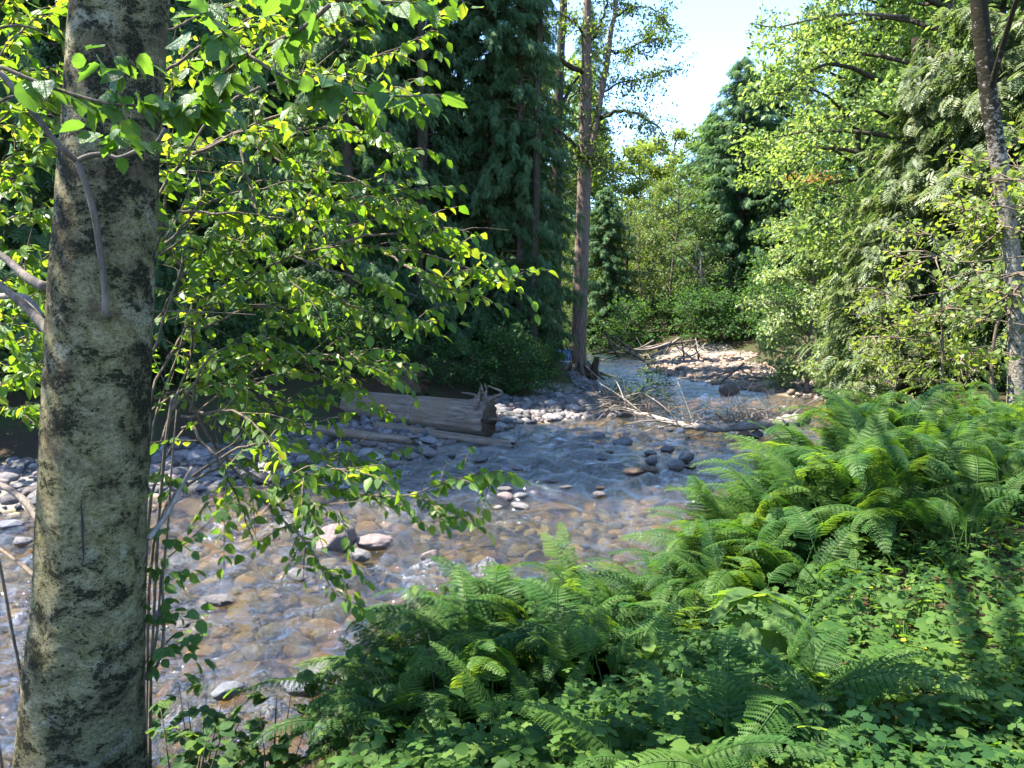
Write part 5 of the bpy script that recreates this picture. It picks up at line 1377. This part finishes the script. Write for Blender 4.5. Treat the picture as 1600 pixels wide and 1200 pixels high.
for u, x, Yd, h, lay in FP:
    low = u < 1010
    k = (low, lay); cnt_[k] = cnt_.get(k, -1) + 1
    fern(x, Yd, h, int(rq.integers(11, 16) if low else rq.integers(13, 20)), ("green fern, %s from the left in the " % ordinal(cnt_[k])) + ("rear" if lay else "front") + (" rank of the low slope" if low else " rank of the tall mound"),
         "ferns on the low slope" if low else "ferns of the tall mound", rq, lean=math.pi / 2 + (0.9 if not low else 0.5), short=h < 0.62 and rq.random() < 0.8)
# single ferns in front
for u, v, Yd, h, nf, lab in [(1330, 1075, 3.0, 0.5, 6, "small bright fern standing alone in the low ground cover"), (1270, 1130, 2.75, 0.56, 8, "bright yellow green fern at the front of the ground cover"),
                             (1185, 900, 4.3, 0.6, 6, "fern arching behind the big palmate leaves"), (1090, 1190, 2.5, 0.52, 8, "bright fern at the bottom edge below the palmate leaves"),
                             (1230, 1190, 2.5, 0.5, 7, "shaded fern at the bottom edge left of the leaf carpet"), (1260, 930, 3.9, 0.5, 5, "yellowish fern before the dark hollow of the mound"),
                             (1300, 905, 4.1, 0.7, 6, "fern at the left side of the dark hollow"), (960, 1060, 3.4, 0.5, 7, "fern before the dark gap at the foot of the slope"), (820, 1100, 3.3, 0.6, 8, "sunlit fern with upright stems at the bottom middle"),
                             (730, 1090, 3.4, 0.55, 8, "sunlit fern left of the one with upright stems"), (880, 1040, 3.6, 0.65, 8, "sunlit fern right above the bottom middle"), (1560, 900, 4.6, 0.6, 7, "dark fern at the right end of the hollow"), (1500, 850, 4.9, 0.8, 7, "dark fern hanging over the hollow")]:
    x = at(u, Yd)
    fern(x, Yd, h, nf, lab, None, rq, short=Yd < 3.2)

# ---------------------------------------------------------------- big palmate plant, ground cover, flowers
def palmate(lobes=7, seed=0, notch=0.52):
    r = np.random.default_rng(seed)
    V = [(0, 0, 0)]; ring = []
    tot = rad(300)
    for i in range(lobes):
        a = math.pi / 2 - tot / 2 + tot * (i + 0.5) / lobes
        L = (0.55 + 0.45 * math.cos((i - (lobes - 1) / 2) / lobes * 2.6)) * r.uniform(.92, 1.05)
        w_ = tot / lobes
        for da, rr2 in ((-0.5, notch * .8), (-0.34, .72), (-0.24, .70), (-0.12, .90), (-0.06, .88), (0, 1.0), (0.06, .88), (0.12, .90), (0.24, .70), (0.34, .72)):
            ring.append((math.cos(a + da * w_) * L * rr2, math.sin(a + da * w_) * L * rr2, -0.28 * (L * rr2) ** 2 + (0.05 if abs(da) > .3 else 0.0)))
    V += ring
    F = [(0, i + 1, i + 2) for i in range(len(ring) - 1)]
    V = np.array(V); V[:, 1] *= 1.05
    return V, [np.array(F)]
PAL = [mesh_data("leaf", *palmate(5, k), False, None, M['broad_obj']) for k in range(3)]
e = empty("cow_parsnip", (at(1195, 3.5), 3.5, gz(at(1195, 3.5), 3.5)))
top_ = px(1190, 945, 3.5)
for (tu, tv, ty, s, az, tilt) in [(1185, 925, 3.5, 0.29, 1.5, .2), (1160, 935, 3.45, 0.22, 2.5, .3), (1225, 950, 3.4, 0.25, .1, .5), (1265, 985, 3.3, 0.28, -.4, .8), (1170, 975, 3.35, 0.22, 3.4, .5), (1215, 990, 3.3, 0.23, -1.2, .9)]:
    tip = px(tu, tv, ty); b0 = np.array(e.location)
    sp = resample(np.array([[0, 0, 0], (tip - b0) * [.35, .35, .7], tip - b0]), 10)
    b = MB(); b.add(*tube(sp, np.linspace(.009, .004, 10), 6)); obj("stem", b.data("stem", M['stem_green'], True), e)
    o = obj("leaf", PAL[int(rq.integers(3))], e); o.location = tip - b0; o.scale = (s, s, s); o.rotation_euler = (-tilt, rq.normal(0, .15), az - math.pi / 2)
    o.rotation_mode = 'ZYX' if False else 'XYZ'
tag(e, "broad plant with large pale palmate leaves before the fern mound", "plant")

def trifol(seed):
    r = np.random.default_rng(seed); V, F = [], []
    for a in (0, 1.9, -1.9):
        pts = [(0, 0.02), (0.34, 0.34), (0.25, 0.5), (0.38, 0.74), (0.0, 1.0), (-0.38, 0.74), (-0.25, 0.5), (-0.34, 0.34)]
        b0 = len(V); s = (1.0 if a == 0 else 0.9)
        V.append((math.sin(a) * .5 * s, math.cos(a) * .5 * s, 0.03))
        for (x, y) in pts:
            x2, y2 = x * s, y * s
            V.append((x2 * math.cos(a) + y2 * math.sin(a), -x2 * math.sin(a) + y2 * math.cos(a), -0.16 * (x2 * x2 + y2 * y2) + 0.12 * abs(x2)))
        m = len(pts)
        F += [(b0, b0 + 1 + i, b0 + 1 + (i + 1) % m)[::-1] for i in range(m)]
    return np.array(V, float), [np.array(F)]
n = 60000
Yc = 1.7 * np.exp(rq.uniform(0, math.log(11 / 1.7), n)); Xc = rq.uniform(-0.75, 0.78, n) * Yc
Pc = np.column_stack([Xc, Yc])
zc, kc = terrain(Pc)
line = np.interp(Xc, [-2.5, -1.2, -0.3, 0.2, 1, 2, 3.5, 6, 9], [2.4, 2.9, 3.5, 4.4, 5.2, 6.4, 8.0, 11, 14])
okc = (zc > 0.35) & (Yc < line + 0.3)
Pc, zc = Pc[okc][:15000], zc[okc][:15000]
m = len(Pc)
hh = np.abs(rq.normal(0.06, 0.08, m)) + 0.02 + 0.08 * fbm(Pc * 2.5, 2, 71) 
tt = np.clip(0.45 + 0.5 * fbm(Pc * 1.6, 2, 70) + rq.normal(0, .2, m), 0, 1)
mb = MB()
for k in range(3):
    sel = np.arange(m) % 3 == k
    an = rq.uniform(0, 6.28, sel.sum())
    scatter(*trifol(k), np.column_stack([Pc[sel], zc[sel] + hh[sel]]), np.column_stack([np.cos(an), np.sin(an), rq.normal(-.05, .2, sel.sum())]), np.column_stack([rq.normal(0, .32, (sel.sum(), 2)), np.ones(sel.sum())]), rq.uniform(.024, .05, sel.sum()) * rq.choice([1, 1, 1.5], sel.sum()), tt[sel], mb)
sel = rq.integers(0, m, 3600)
scatter(*leaf_t(0.75, 0.1, 0, 4), np.column_stack([Pc[sel] + rq.normal(0, .04, (3600, 2)), zc[sel] + np.abs(rq.normal(.08, .07, 3600))]), np.column_stack([rq.normal(0, 1, (3600, 2)), rq.normal(-.15, .4, 3600)]), np.column_stack([rq.normal(0, .5, (3600, 2)), np.ones(3600)]), rq.uniform(.03, .085, 3600), rq.uniform(0, 1, 3600), mb)
tag(obj("ground_cover", mb.data("ground_cover", M['ground'])), "carpet of small lobed green leaves covering the bank on the right", "ground cover", kind='stuff')
# stalks, grass and small litter between the leaves
mb = MB(); q_ = rq.integers(0, m, 2600)
pg = np.column_stack([Pc[q_] + rq.normal(0, .03, (2600, 2)), zc[q_]])
scatter(np.array([(-.03, 0, 0), (.03, 0, 0), (.02, .6, .03), (0, 1, .15)], float), [np.array([(0, 1, 2), (0, 2, 3)])], pg, np.column_stack([rq.normal(0, .35, (2600, 2)), np.ones(2600)]), rq.normal(0, 1, (2600, 3)), rq.uniform(.08, .2, 2600), rq.uniform(0.2, 1, 2600), mb)
tag(obj("grass", mb.data("grass", M['fern'])), "thin grass blades and stalks among the leaf carpet", "grass", kind='stuff')
mb = MB(); q_ = rq.integers(0, m, 1800)
scatter(*leaf_t(0.5, 0.2, 0, 3), np.column_stack([Pc[q_] + rq.normal(0, .06, (1800, 2)), zc[q_] + rq.uniform(.005, .05, 1800)]), np.column_stack([rq.normal(0, 1, (1800, 2)), rq.normal(0, .3, 1800)]), np.column_stack([rq.normal(0, .5, (1800, 2)), np.ones(1800)]), rq.uniform(.03, .08, 1800), rq.uniform(0, 1, 1800), mb)
tag(obj("fallen_leaves", mb.data("fallen_leaves", M['litter'])), "brown dead leaves lying under the green leaf carpet", "leaf litter", kind='stuff')
rl = np.random.default_rng(640)
ROUND = mesh_data("leaf", *palmate(9, 8, 1.1), False, None, M['ground_obj'])
for i, (u, v, s, lab) in enumerate([(1445, 1108, .075, "round scalloped leaf plant left of the lowest yellow flower"), (1560, 1010, .06, "round leaf plant near the right edge of the leaf carpet"), (1480, 1180, .06, "round leaf plant at the bottom of the leaf carpet")]):
    p = pz(u, v, 1.42); e = empty("round_leaf_plant", (p[0], p[1], gz(p[0], p[1])))
    for q in range(3):
        tip = np.array([rl.normal(0, .04) * q, rl.normal(0, .04) * q, p[2] - e.location.z + 0.02 - 0.02 * q])
        b = MB(); b.add(*tube(resample(np.array([[0, 0, 0], tip * [.3, .3, .6], tip]), 6), .002, 4)); obj("stem", b.data("stem", M['stem_green']), e)
        o = obj("leaf", ROUND, e); o.location = tip; ss = s * (1 - .25 * q); o.scale = (ss, ss, ss); o.rotation_euler = (rl.normal(-.2, .1), rl.normal(0, .1), rl.uniform(-.8, .8))
    tag(e, lab, "plant")
pv = []; pf = []
for k in range(5):
    a = k * 2 * math.pi / 5; c, s_ = math.cos(a), math.sin(a)
    for (x, y, z_) in ((0, 0, 0), (.45, .55, .3), (.3, 1.0, .42), (-.3, 1.0, .42), (-.45, .55, .3)): pv.append((x * c + y * s_, -x * s_ + y * c, z_))
    pf.append(tuple(range(k * 5, k * 5 + 5))[::-1])
PET = mesh_data("petals", np.array(pv), [np.array(pf)], False, None, M['petal'])
stb = MB(); stb.add(*tube(np.array([(0, 0, -.22), (.01, .01, -.1), (0, 0, 0)]), .0022, 4)); STM = stb.data("stem", M['stem_green'])
for i, (u, v, lab) in enumerate([(1456, 928, "yellow buttercup, left one of a close pair below the hollow"), (1461, 933, "yellow buttercup, right one of a close pair below the hollow"), (1412, 967, "yellow buttercup left of and below the close pair"),
        (1412, 1001, "yellow buttercup straight below another in the middle of the leaf carpet"), (1444, 1013, "yellow buttercup right of the middle of the leaf carpet"), (1423, 1110, "yellow buttercup lowest in the picture by the round leaf"), (1585, 947, "yellow buttercup nearest the right edge"),
        (1541, 948, "pale yellow buttercup left of the one nearest the right edge"), (1329, 946, "yellow buttercup nearest the palmate plant"), (1361, 919, "yellow buttercup at the foot of the fern hollow")]):
    p = pz(u, v, 1.45); e = empty("buttercup", p)
    st = obj("stem", STM, e)
    o = obj("petals", PET, e); o.scale = (.0115, .0115, .0115); o.rotation_euler = (rl.normal(.25, .2), rl.normal(0, .25), rl.uniform(0, 6)); o.name = "blossom"
    tag(e, lab, "flower", "buttercups in the leaf carpet")

# ---------------------------------------------------------------- logs and driftwood
def log_mesh(name, L, r0, r1, mat, seed, ragged=0.25, k=56, n=110, flat=0.0, cut=None):
    r = np.random.default_rng(seed)
    s = np.linspace(0, 1, n); an = np.arange(k) * 2 * np.pi / k
    S, A = np.meshgrid(s, an, indexing='ij')
    R = r0 + (r1 - r0) * S
    q = np.column_stack([S.ravel() * L * 0.35, np.cos(A).ravel() * 1.8, np.sin(A).ravel() * 1.8])
    R = R * (1 + 0.10 * fbm(q, 3, seed).reshape(R.shape) + 0.05 * fbm(q * np.array([.6, 5, 5]), 3, seed + 3).reshape(R.shape))
    rg = np.maximum(0, (S - 0.8) / 0.2)
    R = R * (1 + ragged * rg * fbm(np.column_stack([S.ravel() * 2, np.cos(A).ravel() * 4, np.sin(A).ravel() * 4]), 3, seed + 5).reshape(R.shape))
    under_ = np.clip(-np.sin(A) - 0.15, 0, 1); R = R * (1 - flat * under_)
    if cut is not None: R = R * (1 - 0.10 * np.exp(-((S - cut) * L / 0.018) ** 2))
    xs = S * L + ragged * 0.9 * (S > 0.985) * fbm(np.column_stack([np.cos(A).ravel() * 3, np.sin(A).ravel() * 3, S.ravel()]), 3, seed + 9).reshape(R.shape)
    V = np.stack([xs, np.cos(A) * R, np.sin(A) * R], -1).reshape(-1, 3)
    i = np.arange(n - 1)[:, None] * k; j = np.arange(k)[None]
    F = np.stack([i + j, i + (j + 1) % k, i + k + (j + 1) % k, i + k + j], -1).reshape(-1, 4)
    V = np.vstack([V, [0.05, 0, 0], [L - 0.3, 0, 0]]); a = np.arange(k)
    F3 = np.vstack([np.stack([np.full(k, n * k), (a + 1) % k, a], -1), np.stack([np.full(k, n * k + 1), (n - 1) * k + a, (n - 1) * k + (a + 1) % k], -1)])
    return mesh_data(name, V, [F, F3], True, None, mat)
def lay(o, p0, p1):
    d = Vector(p1) - Vector(p0)
    o.location = p0; o.rotation_euler = d.to_track_quat('X', 'Z').to_euler()
a_ = px(545, 655, 18.2); b_ = px(766, 660, 16.9)
a_[2] = 0.5; b_[2] = 0.3
L = np.linalg.norm(b_ - a_)
e = empty("fallen_log", a_); d_ = Vector(b_) - Vector(a_); e.rotation_euler = d_.to_track_quat('X', 'Z').to_euler()
cutf = (px(652, 645, 17.6)[0] - a_[0]) / (b_[0] - a_[0])
obj("log_trunk", log_mesh("log_trunk", L, 0.40, 0.47, M['log'], 5, 0.14, flat=0.22, cut=cutf), e)
rw2 = np.random.default_rng(14)
for i in range(16):        # twisted root plate at its right end
    y0 = rw2.normal(0.1, .2); z0 = rw2.uniform(0.05, .4); x0 = L - rw2.uniform(0.0, .45)
    up = rw2.uniform(0.25, 0.72) if i < 9 else rw2.uniform(-.2, .25)
    pts = [np.array([x0 - .25, y0, z0 - .12]), np.array([x0, y0, z0 + up * .4]), np.array([x0 + rw2.normal(.05, .1), y0 + rw2.normal(0, .14), z0 + up * .75]), np.array([x0 + rw2.normal(-.02, .18), y0 + rw2.normal(0, .22), z0 + up])]
    b = MB(); b.add(*tube(resample(pts, 12), np.linspace(rw2.uniform(.05, .1), .012, 12), 7)); obj("root", b.data("root", M['log'], True), e)
tag(e, "big grey weathered log with a saw cut and a twisted root end at the water", "log")
o = obj("fallen_log", log_mesh("fallen_log", 3.3, 0.13, 0.09, M['log'], 17, .2, 30, 60)); lay(o, (px(590, 668, 17.3)[0], 17.0, .22), (px(738, 690, 16.3)[0], 16.2, .06)); tag(o, "thin half sunk log in front of the big grey log", "log")
o = obj("fallen_log", log_mesh("fallen_log", 4.6, 0.42, 0.40, M['log_brown'], 23, .3, 40, 70)); lay(o, (px(700, 610, 20.3)[0] - 5.2, 21.2, 0.95), (px(706, 615, 20.2)[0], 20.2, 0.85)); tag(o, "brown rotting log in the shade behind the big grey log", "log")
o = obj("fallen_log", log_mesh("fallen_log", 2.6, 0.11, 0.08, M['log'], 29, .2, 24, 50)); lay(o, (px(470, 682, 15.5)[0], 15.6, .42), (px(580, 682, 15)[0], 15.0, .36)); tag(o, "pale grey log lying on the left gravel bank among leaves", "log")
o = obj("driftwood_branch", log_mesh("driftwood_branch", .9, 0.03, 0.02, M['twig_dead'], 33, .1, 10, 20)); p0, p1 = px(250, 790, 11.2), px(300, 735, 12.6); p0[2] = max(p0[2], .1); lay(o, p0, p1); tag(o, "pale driftwood stick on the stones right of the alder trunk", "driftwood")

e = empty("fallen_tree", pz(1160, 672, 0.2)); b0 = np.array(e.location); rd = np.random.default_rng(19)
tp = resample(np.array([pz(1262, 655, 0.55), pz(1210, 660, 0.38), pz(1160, 667, 0.28), pz(1100, 668, 0.22), pz(1050, 660, 0.2), pz(990, 643, 0.25), pz(938, 630, 0.3)]), 50)
tp[1:-1] += rd.normal(0, .012, tp[1:-1].shape)
b = MB(); b.add(*tube(tp - b0, np.linspace(.13, .03, 50) * (1 + .12 * rd.normal(size=50)), 10)); obj("trunk", b.data("trunk", M['twig_dead'], True), e)
for q in range(26):
    f = rd.uniform(0.1, .98); p0 = np.array([np.interp(f * 49, range(50), tp[:, c]) for c in range(3)])
    d = norm(rd.normal(0, 1, 3) * [1, .8, .5] + [-.6 * (f > .5), .2, .45]); Lb = rd.uniform(.5, 1.5)
    bp = resample(np.array([p0, p0 + d * Lb * .5 + rd.normal(0, .06, 3), p0 + d * Lb + rd.normal(0, .12, 3) - [0, 0, .1]]), 9)
    b = MB(); b.add(*tube(bp - b0, np.linspace(.022, .006, 9), 5)); obj("branch", b.data("branch", M['twig_dead'], True), e)
tw = MB()
for q in range(150):
    f = rd.beta(2.2, 1.1); p0 = np.array([np.interp(f * 49, range(50), tp[:, c]) for c in range(3)]) + rd.normal(0, .25, 3) * [1.0, .9, .35] + [0, .2, .12]
    d = norm(rd.normal(0, 1, 3) * [1, .8, .5] + [-.3, 0, .15]); Lb = rd.uniform(.25, .9)
    tw.add(*tube(resample(np.array([p0, p0 + d * Lb * .5 + rd.normal(0, .05, 3), p0 + d * Lb + rd.normal(0, .1, 3)]), 6) - b0, np.linspace(.009, .003, 6), 4, False))
for q in range(140):       # ochre dead twigs on the sunlit end
    f = rd.uniform(0.1, .45); p0 = np.array([np.interp(f * 49, range(50), tp[:, c]) for c in range(3)]) + rd.normal(0, .2, 3) * [1, 1, .3] + [0, .3, .1]
    d = norm(rd.normal(0, 1, 3) * [1, .8, .5] + [0, 0, .35]); Lb = rd.uniform(.25, .8)
    tw.add(*tube(resample(np.array([p0, p0 + d * Lb * .5 + rd.normal(0, .05, 3), p0 + d * Lb + rd.normal(0, .1, 3)]), 6) - b0, np.linspace(.008, .003, 6), 4, False))
obj("twigs", tw.data("twigs", M['bark_grey']), e)["kind"] = "stuff"
tag(e, "thin fallen tree with a tangle of bare dead twigs lying across the creek", "tree")
# brush heap on the spit, thin plants growing through it
e = empty("brush_heap", pz(985, 628, 0.15)); b0 = np.array(e.location); tw = MB()
for q in range(150):
    p0 = pz(rd.uniform(925, 1048), rd.uniform(606, 640), 0.1) + [0, 0, rd.uniform(-.02, .26)]
    d = norm(rd.normal(0, 1, 3) * [1, .9, .35] + [.3, -.3, .05]); Lb = rd.uniform(.2, .9)
    tw.add(*tube(resample(np.array([p0, p0 + d * Lb * .5 + rd.normal(0, .04, 3), p0 + d * Lb + rd.normal(0, .08, 3)]), 6) - b0, np.linspace(rd.uniform(.006, .018), .003, 6), 4, False))
obj("twigs", tw.data("twigs", M['bark_grey']), e)["kind"] = "stuff"
for q in range(14):
    p0 = pz(rd.uniform(930, 1040), rd.uniform(608, 640), 0.2); d = norm(rd.normal(0, 1, 3) * [1, .6, .3] + [.5, -.4, 0]); Lb = rd.uniform(.8, 1.8)
    b = MB(); b.add(*tube(resample(np.array([p0 - d * Lb / 2, p0 + rd.normal(0, .06, 3), p0 + d * Lb / 2]), 9) - b0, np.linspace(.028, .012, 9), 6)); obj("branch", b.data("branch", M['twig_dead'], True), e)
tag(e, "heap of bare grey brushwood on the end of the gravel spit", "brush")
SPR = tree_meshes("spit_plant", decid(141, 1.25, .008, .15, .32, 14, 2, 8, .065, None, .08, .8, .05), "stem_green", "airy")
for i, (u, v, s, lab) in enumerate([(1018, 628, 1.0, "slender green willow shoot standing out of the brush heap"), (1003, 618, .9, "thin green shoot left of the slender willow shoot"), (965, 632, .6, "low green tuft in the middle of the brush heap"), (985, 640, .55, "low green tuft in front of the brush heap"), (1042, 625, .7, "thin green shoot at the right end of the brush heap"), (948, 618, .55, "low green tuft at the left end of the brush heap"), (880, 622, .4, "small green tuft on the gravel near the tall forked tree")]):
    p = pz(u, v, .12); plant_tree("willow_shoot", SPR, p[0], p[1], s, i, lab, "plant")
# driftwood jam at the far bank and sticks on the bar
e = empty("driftwood_pile", pz(985, 560, .1)); b0 = np.array(e.location)
for q in range(34):
    p0 = pz(rd.uniform(955, 1110), rd.uniform(556, 570), .1) + [0, rd.uniform(0, 1.5), rd.uniform(0, .8)]; d = norm(rd.normal(0, 1, 3) * [1, .6, .3]); Lb = rd.uniform(.8, 2.6)
    b = MB(); b.add(*tube(resample(np.array([p0 - d * Lb / 2, p0 + rd.normal(0, .1, 3), p0 + d * Lb / 2]), 8) - b0, np.linspace(.07, .03, 8) * rd.uniform(.4, 1.2), 6)); obj("branch", b.data("branch", M['bark_grey' if q % 3 else 'twig_dead'], True), e)
tag(e, "dark tangle of driftwood branches at the far end of the creek", "driftwood")
e = empty("driftwood_pile", pz(1180, 590, .2)); b0 = np.array(e.location)
for q in range(18):
    p0 = pz(rd.uniform(1130, 1240), rd.uniform(578, 592), .25); d = norm(rd.normal(0, 1, 3) * [1, .5, .15]); Lb = rd.uniform(.6, 2.0)
    b = MB(); b.add(*tube(resample(np.array([p0 - d * Lb / 2, p0 + rd.normal(0, .08, 3), p0 + d * Lb / 2]), 8) - b0, np.linspace(.04, .02, 8), 5)); obj("branch", b.data("branch", M['bark_grey'], True), e)
tag(e, "grey driftwood strewn along the back of the sunny gravel bar", "driftwood")

# ---------------------------------------------------------------- small blue panelled structure half hidden beyond the shrubs
Yb = 34.0
p0, p1 = px(864, 577, Yb), px(899, 546, Yb)
e = empty("blue_panel", (p0[0], Yb, p0[2])); W, Hh = p1[0] - p0[0], p1[2] - p0[2]
def box(x0, x1, y0, y1, z0, z1):
    V = np.array([(x, y, z) for z in (z0, z1) for y in (y0, y1) for x in (x0, x1)], float)
    return V, [np.array([(0, 2, 3, 1), (4, 5, 7, 6), (0, 1, 5, 4), (2, 6, 7, 3), (0, 4, 6, 2), (1, 3, 7, 5)])]
def boxpart(name, mat, *a):
    b = MB(); b.add(*box(*a)); return obj(name, b.data(name, mat), e)
boxpart("panel", M['blue'], 0, W, 0, .05, Hh * .4, Hh)
boxpart("skirting", M['teal'], .05, W - .05, .01, .06, -.4, Hh * .4 - .03)
for i in range(8): boxpart("slat", M['white'], W * (.06 + i * .125), W * (.06 + i * .125) + .018, -.025, -.003, Hh * .42, Hh * .97)
boxpart("rail", M['white'], -.02, W + .02, -.03, -.003, Hh * .38, Hh * .38 + .03)
for x_ in (0.0, W - .06): boxpart("post", M['bark_dark'], x_, x_ + .06, .06, .12, -1.2, Hh)
tag(e, "small blue panel with thin white upright slats behind the shrubs left of the tall tree", "panel")
